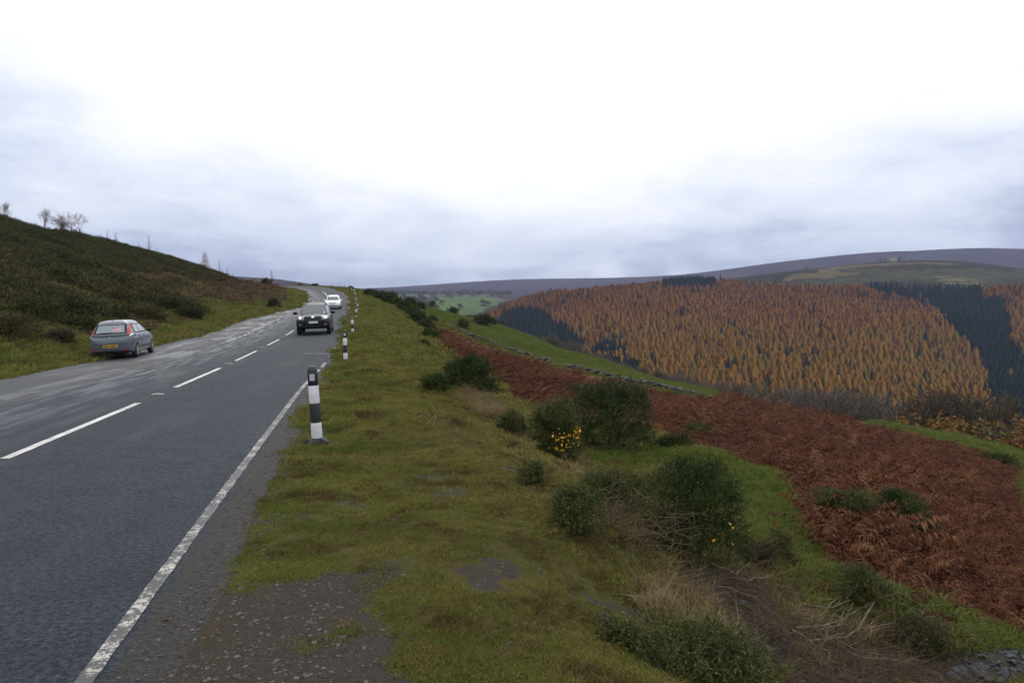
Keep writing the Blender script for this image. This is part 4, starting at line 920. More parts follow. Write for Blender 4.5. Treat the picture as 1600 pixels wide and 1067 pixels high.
# ------------------------------------------------------------------ single gorse bushes
def at_ground(px, py, Y=None):
    if Y is None: return cast(px, py)
    X = (px - 800) / F * Y; return np.array([X, Y, float(HG(np.array([X]), np.array([Y]))[0])])
def bush(px, basepx, wpx, hpx, label, Y=None, n=None, mat=None, group=None, flowers=0, seed=0, L=None, name='gorse_bush', cat='bush', stems=True, shell=.62, lobes=9):
    g = cast(px, basepx) if Y is None else at_ground(px, basepx, Y); Y = g[1]; k = Y / F; w_, h_ = wpx * k * (.57 if wpx < 120 or wpx > 200 else .68), hpx * k * (1.05 if wpx < 120 or wpx > 200 else 1.14)
    rg = np.random.default_rng(900 + seed); c = []; ra = []
    for i in range(lobes):
        a = rg.random() * 6.283; d = rg.uniform(.1, .62); hh_ = rg.uniform(.32, .68); f_ = rg.uniform(.34, .52)
        c.append((math.cos(a) * d * w_, math.sin(a) * d * w_ * .8, hh_ * h_)); ra.append((f_ * w_, f_ * w_, min(f_ * 1.1, 1.0 - hh_, ) * h_ * .95))
    c.append((0, 0, .45 * h_)); ra.append((.68 * w_, .6 * w_, .52 * h_))
    c.append((0, 0, .2 * h_)); ra.append((.88 * w_, .7 * w_, .28 * h_))
    for i in range(7):
        a = i * .9 + rg.random() * .4; c.append((math.cos(a) * .55 * w_, math.sin(a) * .5 * w_, .10 * h_)); ra.append((.36 * w_, .34 * w_, .26 * h_))
    pix = Y / F * 1.56; L = L or max(.055, min(pix * 3.2, h_ * .2)); wd = max(.0045, pix * .42)
    if n is None: n = int(np.clip(8.5 * (w_ * 2 * h_) / (L * wd), 1500, 26000))
    V, Fc = leaf_cloud(rg, np.array(c), np.array(ra), n, L, wd, .35, .75, shell)
    root = empty(name, tuple(g)); obj_np('foliage', V, Fc, mat or m_gorse, root)
    if stems:
        sg = []
        for i in range(9):
            a = rg.random() * 6.283; p = np.array([math.cos(a) * w_ * .12, math.sin(a) * w_ * .12, -.08]); q_ = np.array([math.cos(a) * w_ * .5, math.sin(a) * w_ * .45, h_ * .6])
            m_ = (p + q_) / 2 + rg.normal(size=3) * .05 * h_; sg += [(p, m_, .012 + .01 * h_, .009 + .006 * h_), (m_, q_, .009 + .006 * h_, .004)]
        obj_np('stem', *tubes(sg, 4), m_bark, root)
    if flowers:
        cc = np.array(c); rr_ = np.array(ra); fv, ff = [], []
        cl = rg.normal(size=(max(2, flowers // 5), 3)); cl[:, 1] = -abs(cl[:, 1]) - .4; cl[:, 2] = -abs(cl[:, 2]) * .4 + .1; cl[:, 0] = abs(cl[:, 0]) * .6 + .15; cl /= np.linalg.norm(cl, axis=1)[:, None]
        mb = MB()
        for i in range(flowers):
            d = cl[rg.integers(0, len(cl))] + rg.normal(size=3) * .12; d /= np.linalg.norm(d); p = np.array([d[0] * w_ * .95, d[1] * w_ * .85, .5 * h_ + d[2] * h_ * .5])
            s_ = .0035 + .0006 * Y + .003 * rg.random(); tri = [p + rg.normal(size=3) * s_ for _ in range(5)]; mb.add(tri, [(0, 1, 2), (1, 2, 3), (2, 3, 4), (0, 3, 4)])
        o = mb.build('blossom', m_yel, root, fix=False); o['kind'] = 'stuff'
    tag(root, label, cat, group); return root
RB = [
 (735, 616, 88, 56, 'broad dark gorse bush on the bank edge, farthest of the four big bushes', {}),
 (680, 613, 46, 24, 'low gorse tuft on the verge slope left of the broad dark bush', {}),
 (862, 722, 92, 92, 'gorse bush with yellow flowers low on its right side, at the bank edge', dict(flowers=70, mat='br')),
 (948, 708, 132, 104, 'large rounded dark gorse bush behind the yellow flowering one', dict()),
 (1052, 716, 60, 32, 'small dark gorse bush in the bracken right of the large rounded bush', dict()),
 (1090, 692, 54, 26, 'small gorse bush deeper in the bracken, above the other small one', dict()),
 (1082, 882, 158, 152, 'big dense gorse bush on the green hollow, nearest of the large bushes', dict(flowers=8)),
 (800, 672, 62, 42, 'low dark gorse bush left of the yellow flowering one', dict(mat='br', Y=14.5)),
 (955, 835, 108, 58, 'scruffy olive gorse spreading beside the brushwood on the bank', dict(Y=8.4, mat='br', shell=.35)),
 (1090, 1150, 290, 78, 'bushy green gorse at the bottom edge of the picture', dict(Y=4.5, mat='br', shell=.3, flowers=5)),
 (975, 1000, 60, 40, 'little grey green gorse sprig on the verge beside the bushy one at the bottom', dict(mat='br', Y=4.6)),
 (1425, 862, 90, 72, 'dark gorse bush showing through the red bracken', dict(Y=13)),
 (1330, 850, 90, 50, 'low gorse at the left edge of the red bracken', dict(Y=12.5, mat='br')),
 (1362, 975, 105, 44, 'straggly pale gorse among the dead branches', dict(Y=8.4, mat='br', shell=.2)),
 (1445, 1030, 105, 46, 'brownish gorse right of the dead branches', dict(Y=7.6, mat='brown', shell=.25)),
 (1225, 918, 60, 52, 'small twiggy gorse at the top of the earth bank', dict(mat='br', Y=9.4, shell=.3)),
 (1190, 925, 66, 34, 'brown dead gorse heap beside the forked branch', dict(mat='brown', Y=9, shell=.25)),
 (1555, 726, 62, 14, 'flat dark gorse patch near the far edge of the bracken', dict()),
 (830, 806, 46, 34, 'small gorse sprout on the verge left of the brushwood', dict(Y=8.2, mat='br', shell=.3)),
 (905, 900, 90, 60, 'low green gorse in the long grass of the bank', dict(Y=6.6, mat='br', shell=.3)),
]
m_gbr = veg('gorse_olive', [(.026, .034, .012), (.050, .064, .018), (.085, .095, .028), (.10, .080, .042)], scale=5, pos=3.0)
m_gbn = veg('gorse_brown', [(.045, .028, .018), (.075, .055, .032), (.055, .060, .022)], scale=5)
for i, (px_, bp_, w_, h_, lab, kw) in enumerate(RB):
    kw = dict(kw); mk = kw.pop('mat', None); bush(px_, bp_, w_, h_, lab, mat={'br': m_gbr, 'brown': m_gbn, None: m_gorse}[mk], seed=i, group='gorse bushes right of the road', **kw)
# gorse row along the top of the bank
row = [(581,462,26,14),(594,468,26,18),(606,474,26,18),(620,480,30,20),(632,488,30,24),(645,497,30,26),(655,507,32,30),(664,520,34,30),(672,534,34,28),(662,545,26,20),(612,467,22,14),(640,478,24,18),(655,484,22,16),(676,505,24,16)]
places = ['on the crest beside the last bollards', 'second from the crest', 'third from the crest', 'fourth from the crest', 'midway down the row', 'just below the middle of the row', 'sixth from the lower end', 'third from the lower end', 'second from the lower end', 'at the lower end nearest the bracken', 'on the far side near the crest', 'on the far side of the middle', 'on the far side near the stone track', 'beside the start of the stone track']
for i, (a_, b_, w_, h_) in enumerate(row):
    bush(a_, b_, w_ * .8, h_ * .6, 'dark gorse bush in the bank top row, ' + places[i], seed=50 + i, group='gorse row along the bank top', stems=False, n=2600)
# shrubs beyond the wall
for i, (a_, b_, w_, h_, Y_, lab) in enumerate([(706,498,22,10,200,'dark thorn scrub right of the lone hawthorn on the far field edge'),(752,517,28,16,150,'dark rounded thorn bush on the green field edge left of the small lone tree'),(724,524,18,14,118,'dark gorse bush by the wall above the bracken'),(735,506,24,8,205,'low dark scrub on the far edge of the green field'),(768,520,16,10,160,'small thorn bush touching the dark rounded one on the field')]):
    bush(a_, b_, w_, h_, lab, Y=Y_, seed=70 + i, group='thorn bushes on the field', stems=False, n=1800, mat=m_gorse_dk, name='thorn_bush')
# shrubs on the left hillside near the parked car
LB = [(128,520,40,22,'gorse bush on the slope just behind the parked car'),(150,500,46,26,'yellowish gorse bush above the roof of the parked car'),(190,486,58,32,'broad gorse bush up the slope right of the yellowish one'),(232,505,46,22,'gorse bush on the slope right of the parked car'),(262,490,40,20,'dark gorse bush in the lower corner of the hillside scrub'),(297,500,36,14,'brownish gorse bush at the right tip of the lower hillside scrub'),(95,538,38,18,'brown heathery bush low on the slope left of the car'),(30,530,70,34,'wide dark gorse bush at the left edge of the picture'),(60,505,80,36,'big dark gorse bush up the slope from the left edge'),(428,482,16,11,'round gorse bush on the grass left of the road bend')]
for i, (a_, b_, w_, h_, lab) in enumerate(LB):
    bush(a_, b_, w_, h_, lab, seed=90 + i, group='gorse bushes on the left hillside', stems=False, n=5200, mat=(m_gbn if i in (6,) else m_gbr if i in (1,) else m_gorse_dk), shell=.75)

# brushwood heap on the bank
g = cast(965, 850); e_ = empty('brushwood_heap', tuple(g + np.array([0, .3, 0])))
rg = np.random.default_rng(5); sg = []
for _ in range(420):
    p = np.array([rg.normal() * .33, rg.normal() * .25, abs(rg.normal()) * .16]); d = np.array([rg.normal(), rg.normal(), rg.normal() * .45 + .15]); d /= np.linalg.norm(d); r0 = rg.uniform(.0015, .0045)
    for s_ in range(4):
        q_ = p + d * rg.uniform(.05, .14); sg.append((p, q_, r0, r0 * .85)); p = q_; r0 *= .85; d = d + rg.normal(size=3) * .3; d[2] -= .08; d /= np.linalg.norm(d)
obj_np('twigs', *tubes(sg, 3), m_brush, e_); tag(e_, 'tangled heap of dead brown brushwood beside the scruffy gorse on the bank', 'brushwood')

# dead branches
def dead_branch(paths, r0, label, lift=.10):
    sg = []; o0 = cast(*paths[0][0]); org = np.array([o0[0], o0[1], HG(np.array([o0[0]]), np.array([o0[1]]))[0]])
    rg = np.random.default_rng(int(paths[0][0][0]))
    for j, path in enumerate(paths):
        pts = []
        for k, (a_, b_) in enumerate(path):
            c_ = cast(a_, b_); z_ = float(HG(c_[:1], c_[1:2])[0]) + lift + .02 * rg.random(); pts.append(np.array([c_[0], c_[1], z_]) - org)
        fine = []
        for a_, b_ in zip(pts[:-1], pts[1:]):
            for t in (0, .33, .66): fine.append(a_ + (b_ - a_) * t + rg.normal(size=3) * .012)
        fine.append(pts[-1]); rs = np.linspace(r0 * 1.05 * (1 if j == 0 else .7), r0 * .3, len(fine))
        for k in range(len(fine) - 1):
            sg.append((fine[k], fine[k + 1], rs[k], rs[k + 1]))
            if k > 1 and rg.random() < .5:
                d = fine[k + 1] - fine[k]; d = d / np.linalg.norm(d) + rg.normal(size=3) * .6; d[2] = abs(d[2]) * .5; p = fine[k]; 
                for s_ in range(3): q_ = p + d * .055; sg.append((p, q_, rs[k] * .4, rs[k] * .3)); p = q_; d = d + rg.normal(size=3) * .2
    o = obj_np('dead_branch', *tubes(sg, 5), m_dead); o.location = tuple(org); tag(o, label, 'branch', 'dead branches on the bank')
dead_branch([[(1108,908),(1150,925),(1168,935),(1200,962)],[(1150,924),(1172,903)],[(1168,934),(1198,922),(1228,928),(1258,940)]], .016, 'forked bleached branch lying along the top of the bare earth bank')
dead_branch([[(1245,998),(1280,995),(1310,987),(1333,980)],[(1270,996),(1300,994),(1338,977)]], .014, 'short pale split branch above the longest dead branch')
dead_branch([[(1232,1014),(1262,1017),(1305,1017),(1340,1003),(1395,998),(1420,988)],[(1262,1018),(1290,1038),(1308,1056)],[(1340,1004),(1368,975),(1390,955)]], .016, 'longest dead branch, pale and forked at its left end')
dead_branch([[(1302,1022),(1340,1034),(1400,1038)]], .008, 'thin grey stick just below the longest dead branch')
dead_branch([[(1328,1043),(1385,1050),(1430,1042)]], .009, 'thin curved stick nearest the bottom edge')
dead_branch([[(1350,975),(1385,953),(1415,938)],[(1370,960),(1400,975),(1440,985)]], .011, 'upright tangled branch at the top right of the dead wood')
dead_branch([[(1480,985),(1430,1000),(1385,1012)],[(1430,1000),(1450,975)]], .011, 'weathered branch pointing right above the slate rubble')
dead_branch([[(1250,960),(1300,968),(1352,962)],[(1300,968),(1318,950)]], .010, 'thin weathered branch highest in the dead wood below the green')
dead_branch([[(1335,930),(1308,955),(1278,982)],[(1308,955),(1290,958)]], .010, 'slim grey branch pointing up beside the split branch')
dead_branch([[(1400,962),(1440,975),(1482,1000)],[(1440,975),(1470,970)]], .010, 'pale branch lying over the brownish gorse at the right')
dead_branch([[(1120,935),(1180,965),(1215,985)]], .008, 'dark thin root running down the earth bank')
dead_branch([[(657,648),(668,652),(679,657)],[(679,657),(672,664),(665,669)],[(679,657),(679,663),(677,671)]], .008, 'small bleached twig lying alone on the grassy verge', .05)

# litter and bits on the grass
def chip(px_, py_, s_, mat, label, cat, name):
    c_ = cast(px_, py_); z_ = float(HG(c_[:1], c_[1:2])[0]); rg = np.random.default_rng(int(px_)); mb = MB()
    vs = [(math.cos(a) * s_ * rg.uniform(.6, 1.2), math.sin(a) * s_ * .7 * rg.uniform(.6, 1.2), rg.uniform(0, s_ * .5)) for a in np.linspace(0, 5.3, 7)]
    mb.add([(0, 0, s_ * .55)] + vs + [(v[0], v[1], v[2] - s_ * .12) for v in vs], [(0, i + 1, (i + 1) % 7 + 1) for i in range(7)] + [(i + 1, i + 8, (i + 1) % 7 + 8, (i + 1) % 7 + 1) for i in range(7)])
    o = mb.build(name, mat); o.location = (c_[0], c_[1], z_ + .03); tag(o, label, cat)
m_litter = simple('white_plastic', (.75, .76, .78), .4)
chip(952, 736, .055, m_litter, 'crumpled white litter lying in the green hollow', 'litter', 'crumpled_wrapper')
chip(907, 838, .025, m_litter, 'small white scrap caught in the brushwood', 'litter', 'plastic_scrap')

# ------------------------------------------------------------------ tumbled dry stone wall above the bracken
rg = np.random.default_rng(8); mb = MB(); ico = pebble(99, m_stone); iv = [np.array(v.co) for v in ico.vertices]; iface = [tuple(p.vertices) for p in ico.polygons]
d_ = np.concatenate([[0], np.cumsum(np.hypot(*np.diff(wall_xy, axis=0).T))]); tot = d_[-1]; n_ = 1300
for i in range(n_):
    s_ = rg.random() * tot; x_ = np.interp(s_, d_, wall_xy[:, 0]) + rg.normal() * .35; y_ = np.interp(s_, d_, wall_xy[:, 1]) + rg.normal() * .45
    ht = .6 * (0.35 + .65 * (vn(np.array([x_]), np.array([y_]), 7, 88, 2)[0] > -.15)); z_ = float(HG(np.array([x_]), np.array([y_]))[0]) + rg.random() ** 1.3 * ht - .1
    sz = rg.uniform(.13, .34); R_ = Matrix.Rotation(rg.random() * 6.28, 3, 'Z') @ Matrix.Rotation(rg.normal() * .3, 3, 'X'); vs = [Vector((x_, y_, z_)) + R_ @ Vector(v * sz * np.array([1.2, .9, 1.0])) for v in iv]
    mb.add(vs, iface)
o = mb.build('dry_stone_wall', veg('wall_stone', [(.035, .032, .028), (.07, .064, .056), (.12, .11, .10)], inst=False, scale=1.5), fix=False); tag(o, 'tumbled grey dry stone wall between the bracken and the green field', 'wall')

# ------------------------------------------------------------------ leafless trees
KT = {}
def kind_tree(k):
    if k not in KT:
        KT[k] = {'round': lambda: bare_tree(1, 6, 2, .75, 5, .10, .11), 'birch': lambda: bare_tree(2, 6, 3, .45, 4, .35, .06), 'wide': lambda: bare_tree(3, 9, 2, .66, 5, .18, .30, False, .024),
                 'thin': lambda: bare_tree(4, 6, 1, .4, 3, .3, .05, True), 'shrub': lambda: bare_tree(5, 4, 4, .8, 4, .1, .05), 'shrub2': lambda: bare_tree(6, 4, 5, .8, 4, .15, .05), 'tall': lambda: bare_tree(7, 9, 1, .6, 5, .16, .28, False, .024), 'round_r': lambda: bare_tree(11, 6, 3, .7, 4, .14, .10, False, .012, .19), 'birch_r': lambda: bare_tree(2, 6, 4, .42, 3, .35, .05, False, .012, .22), 'thin_r': lambda: bare_tree(4, 6, 1, .4, 3, .3, .05, True, .014)}[k]()
    return KT[k]
def tree(k, px_, top, Y, label, group, h=None, base=None, wf=1.0, rz=None, name='bare_tree', cat='tree', tm=None, cm=None):
    X = (px_ - 800) / F * Y; z0 = float(HG(np.array([X]), np.array([Y]))[0]); zt = float(W(px_, top, Y)[2]); hh_ = max(1.0, zt - z0) if h is None else h
    tmesh, cmesh = kind_tree(k); k0 = {'round': 6, 'birch': 6, 'wide': 9, 'thin': 6, 'shrub': 4, 'shrub2': 4, 'tall': 9}[k.replace('_r', '')]; s_ = hh_ / k0
    r_ = empty(name, (X, Y, z0), rz if rz is not None else random.random() * 6.28); r_.scale = (s_ * wf, s_ * wf, s_)
    for nm, me, mt in (('trunk', tmesh, tm), ('crown', cmesh, cm)):
        if mt: me = me.copy(); me.materials[0] = mt
        link(bpy.data.objects.new(nm, me), r_)
    tag(r_, label, cat, group); return r_
G_ = 'bare trees on the left ridge'
tree('birch_r', 12, 314, 118, 'many stemmed bare birch on the ridge at the left edge of the picture', G_, wf=1.1)
tree('birch_r', 73, 324, 122, 'narrow upright bare tree on the ridge, second from the left', G_)
tree('round_r', 117, 329, 124, 'largest bare tree on the ridge, round crowned and above the parked car', G_, wf=1.2)
tree('birch_r', 100, 346, 124, 'small bare shrub just left of the largest ridge tree', G_)
tree('thin_r', 170, 360, 132, 'spindly bare sapling on the ridge, left of a close pair', G_)
tree('thin_r', 183, 364, 133, 'bushier bare sapling, right one of the close pair on the ridge', G_, wf=1.6)
tree('thin_r', 219, 377, 138, 'short thin bare sapling left of the tallest sapling on the ridge', G_)
tree('thin_r', 234, 368, 140, 'tallest thin bare sapling on the ridge', G_, wf=1.2)
tree('thin_r', 248, 387, 142, 'short bare sapling right of the tallest sapling', G_)
tree('thin_r', 290, 403, 152, 'tiny bare sapling on the ridge left of the small russet tree', G_)
tree('thin_r', 345, 407, 166, 'thin bare sapling right of the russet larch', G_)
tree('thin_r', 357, 418, 168, 'lowest tiny bare sapling at the right end of the ridge', G_)
tree('thin_r', 424, 422, 150, 'lone thin bare tree left of the road bend', G_, wf=1.5)
for nm, px_, top, Y_, R_, lab in (('larch_tree', 322, 392, 150, 1.0, 'solitary russet larch on the ridge left of the road bend'), ('young_larch', 301, 408, 155, .45, 'very small russet larch on the ridge left of the solitary one')):
    me = conifer(555, 5.5, 1.7, 520, .05, m_rus, m_bark, .2, .35) if 'm_rus' in globals() else None
    if me is None:
        m_rus = veg('russet_needles', [(.26, .13, .055), (.38, .21, .09)], inst=False, scale=2); t8 = np.linspace(.08, .95, 14); me = mesh_np('larch', *leaf_cloud(np.random.default_rng(4), np.stack([0 * t8, 0 * t8, t8 * 5.5], -1), np.stack([2.0 * (1.02 - t8) ** .9, 2.0 * (1.02 - t8) ** .9, .28 + 0 * t8], -1), 3600, .16, .035, .15, .5, .15), [m_rus])
    X = (px_ - 800) / F * Y_; z0 = float(HG(np.array([X]), np.array([Y_]))[0]); s_ = max(.9, W(px_, top, Y_)[2] - z0) / 5.5; o = link(bpy.data.objects.new(nm, me)); o.location = (X, Y_, z0); o.scale = (s_,) * 3; tag(o, lab, 'larch')
bush(417, 446, 13, 11, 'grey green shrub beside the lone thin tree at the road bend', Y=148, seed=120, stems=False, n=1500, mat=m_gbr, name='thorn_bush')
m_dkl = veg('hawthorn_leaves', [(.045, .045, .018), (.07, .06, .025)], scale=.6)
def leafy(k, px_, top, Y, label, group, R_, mat, n=2600, **kw):
    r_ = tree(k, px_, top, Y, label, group, **kw); rg = np.random.default_rng(int(px_)); k0 = {'round': 6, 'birch': 6, 'wide': 9, 'shrub': 4, 'tall': 9}[k]
    c = np.stack([rg.normal(size=14) * R_ * .5, rg.normal(size=14) * R_ * .5, k0 * rg.uniform(.4, .85, 14)], -1); ra = np.full((14, 3), R_ * .42); ra[:, 2] *= .8
    obj_np('leaves', *leaf_cloud(rg, c, ra, n * 3, .13, .05, .1, 1.0, .2), mat, r_); return r_
leafy('round', 676, 469, 215, 'dark lone hawthorn tree standing at the far field corner', 'field trees', 2.0, m_dkl)
leafy('birch', 783, 496, 200, 'small lone tree on the green field edge against the forest', 'field trees', 1.3, m_dkl, n=1400)
# thorn trees and scrub down behind the field edge
rgt = np.random.default_rng(17); G2_ = 'bare thorn trees behind the green field'
for i, (px_, top, Y_, lab) in enumerate([(832,523,215,'left most bare thorn tree behind the green field'),(868,519,205,'wide dark bare thorn tree behind the field, left of a pair'),(893,527,200,'dark thorn tree, right of the wide one behind the field'),(926,541,195,'small round bare thorn tree right of the dark pair'),(845,528,218,'slight bare tree between the first thorn tree and the wide one')]):
    tree('shrub' if i % 2 else 'round', px_, top, Y_, lab, G2_, wf=1.25)
n_b = 0; belt = []
for px_ in np.arange(900, 1420, 7.0):
    top = np.interp(px_, [900, 960, 1010, 1100, 1180, 1230, 1290, 1350, 1420], [553, 566, 574, 588, 600, 594, 608, 618, 632]) + rgt.normal() * 6; Y_ = 135 + rgt.random() * 50 - (px_ - 960) * .06
    belt.append((px_ + rgt.normal() * 4, top, Y_))
for i, (px_, top, Y_) in enumerate(belt):
    tree(('round', 'shrub', 'birch', 'shrub2')[i % 4], px_, top, Y_, 'bare grey tree in the belt of scrub woodland behind the bracken slope', 'bare trees of the scrub belt', wf=1.15)
tree('wide', 1462, 588, 108, 'left one of the two biggest bare trees at the field edge on the right', 'big field edge trees', wf=1.0, rz=1.0, cm=m_twigd)
tree('tall', 1490, 600, 104, 'dark bare tree close beside the left big spreading tree', 'big field edge trees', rz=2.0, cm=m_twigd)
tree('wide', 1535, 612, 100, 'large leaning bare tree with wide fan of branches on the right', 'big field edge trees', wf=1.05, rz=3.2, cm=m_twigd)
tree('shrub', 1508, 640, 104, 'low dark thorn bush between the two big bare trees', 'big field edge trees', wf=1.3)
leafy('round', 1425, 610, 115, 'brown leaved tree left of the big spreading tree', 'big field edge trees', 2.2, m_oaklf, n=900)
for i, (px_, top) in enumerate([(1560, 645), (1580, 655), (1600, 660), (1572, 668)]):
    leafy('shrub', px_, top, 98 - i * 3, ['ochre leaved shrub right of the leaning tree', 'ochre shrub near the right edge of the picture', 'ochre shrub cut by the right edge of the picture', 'low orange shrub in front of the other ochre shrubs'][i], 'ochre shrubs at the field edge', 1.6, m_oaklf, n=2000, wf=1.2)

# ------------------------------------------------------------------ valley floor trees, hilltop farm
rgv = np.random.default_rng(19); rt = [blob_bush(700 + i, 260, 3.4, 6.5, m, 1.0, .35) for i, m in enumerate((veg('hedge_oak', [(.05, .045, .02), (.09, .065, .03), (.13, .075, .03)], scale=.1), m_gorse_dk))]
m_bl = [(690, 470, 1500), (706, 466, 1900), (738, 466, 1900), (756, 470, 1500), (768, 466, 1900), (662, 468, 1600), (640, 470, 1400), (650, 474, 1200), (720, 478, 1250), (733, 500, 480), (745, 503, 470), (760, 472, 1450), (700, 464, 2100), (782, 464, 1900), (676, 463, 2000), (628, 466, 1700), (612, 464, 1700), (655, 463, 2000), (748, 462, 2200), (718, 462, 2200), (636, 480, 1000), (648, 484, 900)]
lv_ = ['in the middle of the green valley field', 'on the hedge line above the valley field', 'right of the middle of the hedge line', 'near the forest corner', 'beyond the forest corner', 'left part of the valley fields', 'left edge of the valley fields', 'below the left edge of the valley fields', 'alone low in the valley field', 'at the foot of the field by the forest', 'touching the forest foot', 'at the right of the valley field']
for i, (px_, py_, Y_) in enumerate(m_bl):
    X = (px_ - 800) / F * Y_; z_ = float(HF(np.array([X]), np.array([Y_]))[0]); o = link(bpy.data.objects.new('valley_tree', rt[i % 2])); o.location = (X, Y_, z_ - .5); s_ = rgv.uniform(.8, 1.4) * (1 + Y_ / 2500); o.scale = (s_ * 1.2, s_ * 1.2, s_); o.rotation_euler = (0, 0, rgv.random() * 6)
    if Y_ < 1000: o.scale = (.8, .8, .8)
    tag(o, 'tiny dark valley tree ' + lv_[i] if i < 12 else 'tiny tree among the hedge trees of the distant valley floor', 'tree', 'valley trees')
x, y = cand(rgv, 2600, -9, 4, 900, 3000, .7); px, py = projv(x, y, HF(x, y)); ok = (px > 570) & (px < 800) & ((py < 462) | (inside(POLY([(600,466),(690,470),(640,490),(590,480)]), px, py))) & (py > 452) & (vn(x, y, 150, 95, 2) > .05)
put('valley_woods', x[ok], y[ok], rt, .9, 1.6, rgv, 'distant woods and hedges on the valley floor', fn=HF)
for i, (px_, w_, h_) in enumerate([(1366,4,3),(1374,7,7),(1381,5,5),(1389,5,4),(1396,5,7),(1403,7,7),(1258,5,5),(1285,4,3),(1421,6,3),(1334,4,2)]):
    Y_ = 1395 if i < 6 or i > 7 else 1290; X = (px_ - 800) / F * Y_; z_ = float(HF(np.array([X]), np.array([Y_]))[0]); o = link(bpy.data.objects.new('hilltop_tree', rt[1 if i < 6 else 0])); k = Y_ / F; o.location = (X, Y_, z_ - .5); o.scale = (w_ * k / 7, w_ * k / 7, h_ * k / 7); 
    tag(o, ['left most small tree of the hilltop clump', 'tallest round tree of the hilltop clump', 'low tree in the middle of the hilltop clump', 'tree just left of the hilltop farmhouse', 'tree just right of the hilltop farmhouse', 'right most tree of the hilltop clump', 'lone brown tree at the left end of the hilltop', 'small lone bush on the hilltop right of the brown tree', 'bush alone right of the hilltop clump', 'tiny bush midway along the hilltop'][i], 'tree', 'trees on the hilltop')
X = (1393.5 - 800) / F * 1392; z_ = float(HF(np.array([X]), np.array([1392.]))[0]); fh = empty('farmhouse', (X, 1392, z_)); mb = MB(); mb.box((0, 0, 2.5), (9, 6, 6)); mb.build('wall', simple('pale_render', (.35, .33, .30), .8), fh)
mb = MB(); mb.add([(-4.8, -3.4, 5.4), (4.8, -3.4, 5.4), (4.8, 3.4, 5.4), (-4.8, 3.4, 5.4), (-4.8, 0, 8.2), (4.8, 0, 8.2)], [(0, 1, 5, 4), (2, 3, 4, 5), (0, 4, 3), (1, 2, 5), (0, 3, 2, 1)]); mb.build('roof', simple('slate_roof', (.08, .08, .09), .7), fh)
tag(fh, 'small pale farmhouse among the trees on the hilltop', 'house')

# ------------------------------------------------------------------ air
V = np.array([[x_, y_, z_] for z_ in (-260, 420) for x_, y_ in ((-4600, -60), (4700, -60), (4700, 5300), (-4600, 5300))], float)
m_air = bpy.data.materials.new('haze'); m_air.use_nodes = True; t = m_air.node_tree; t.nodes.clear(); o_ = t.nodes.new('ShaderNodeOutputMaterial'); pv = t.nodes.new('ShaderNodeVolumePrincipled')
pv.inputs['Color'].default_value = (.52, .64, 1.0, 1); pv.inputs['Density'].default_value = .00009; t.links.new(pv.outputs[0], o_.inputs['Volume'])
hz = obj_np('haze', V, np.array([[0, 3, 2, 1], [4, 5, 6, 7], [0, 1, 5, 4], [1, 2, 6, 5], [2, 3, 7, 6], [3, 0, 4, 7]]), m_air); tag(hz, 'thin blue air haze over the valley', kind='stuff')
# ------------------------------------------------------------------ marker posts along the verge
m_black = simple('black_plastic', (.018, .019, .022), .42, vary=.3, vscale=6); m_wht = simple('white_band', (.62, .63, .66), .45, vary=.10, vscale=7)
m_rub = simple('black_rubber', (.016, .017, .020), .7, vary=.4, vscale=20); m_refl = simple('reflector', (.55, .58, .62), .15, .3)
def post_mesh():
    d = {}
    for nm, prof, mat in (('cap', [(.060, .745), (.064, .75), (.0635, .93), (.060, .955), (.050, .98), (.032, .996), (.010, 1.0)], m_black),
                          ('white_band', [(.0655, .52), (.0665, .525), (.0655, .742), (.0645, .745)], m_wht), ('black_band', [(.067, .27), (.068, .275), (.0665, .518), (.066, .52)], m_black),
                          ('white_band.low', [(.0685, .055), (.0695, .06), (.068, .266), (.067, .27)], m_wht)):
        mb = MB(); mb.lathe(prof, n=28); o = mb.build(nm, mat, smooth=False)
        for p in o.data.polygons: p.use_smooth = len(p.vertices) == 4
        d[nm] = o.data; bpy.data.objects.remove(o)
    mb = MB(); vs = []; rg = np.random.default_rng(3); n = 14
    for ring, (r_, z_) in enumerate([(.155, -.06), (.150, .015), (.125, .05), (.072, .065), (.070, .075)]):
        for k in range(n):
            a = 6.283 * k / n; rr_ = r_ * (1 + (.16 if ring < 3 else 0) * rg.normal() * .6); vs.append((rr_ * math.cos(a), rr_ * math.sin(a), z_ + (.008 * rg.normal() if 0 < ring < 3 else 0)))
    mb.add(vs, [(i * n + k, i * n + (k + 1) % n, (i + 1) * n + (k + 1) % n, (i + 1) * n + k) for i in range(4) for k in range(n)]); o = mb.build('base', m_rub); d['base'] = o.data; bpy.data.objects.remove(o)
    mb = MB(); mb.box((0, -.062, .855), (.062, .012, .085)); o = mb.build('reflector', m_refl); d['reflector'] = o.data; bpy.data.objects.remove(o)
    return d
PM = post_mesh(); protop = None
def copy_tree(o, parent=None):
    c = o.copy(); COL.objects.link(c); c.parent = parent
    for ch in o.children: copy_tree(ch, c)
    return c
PB = [(494, 10.0, 'nearest and largest black and white marker post, leaning slightly left beside the road', -.058), (539.5, 25, 'second black and white marker post from the camera', -.02), (551, 42, 'third marker post from the camera, beside the dark approaching car', -.03), (556.8, 63, 'fourth marker post from the camera', -.015),
      (558.9, 83, 'fifth marker post from the camera, farthest right of the row', .01), (556.6, 100, 'sixth marker post from the camera', .0), (555.6, 116, 'seventh marker post from the camera', .02), (554, 130, 'eighth marker post, where the row starts to bend left', -.03), (549.6, 142, 'ninth marker post on the outside of the bend', .02), (544.8, 153, 'tenth marker post near the crest of the bend', 0),
      (534.4, 168, 'small marker post on the crest, right of two fainter ones', 0), (529.6, 177, 'marker post on the crest, middle of the last three', .02), (520.5, 190, 'farthest marker post on the skyline of the bend', 0)]
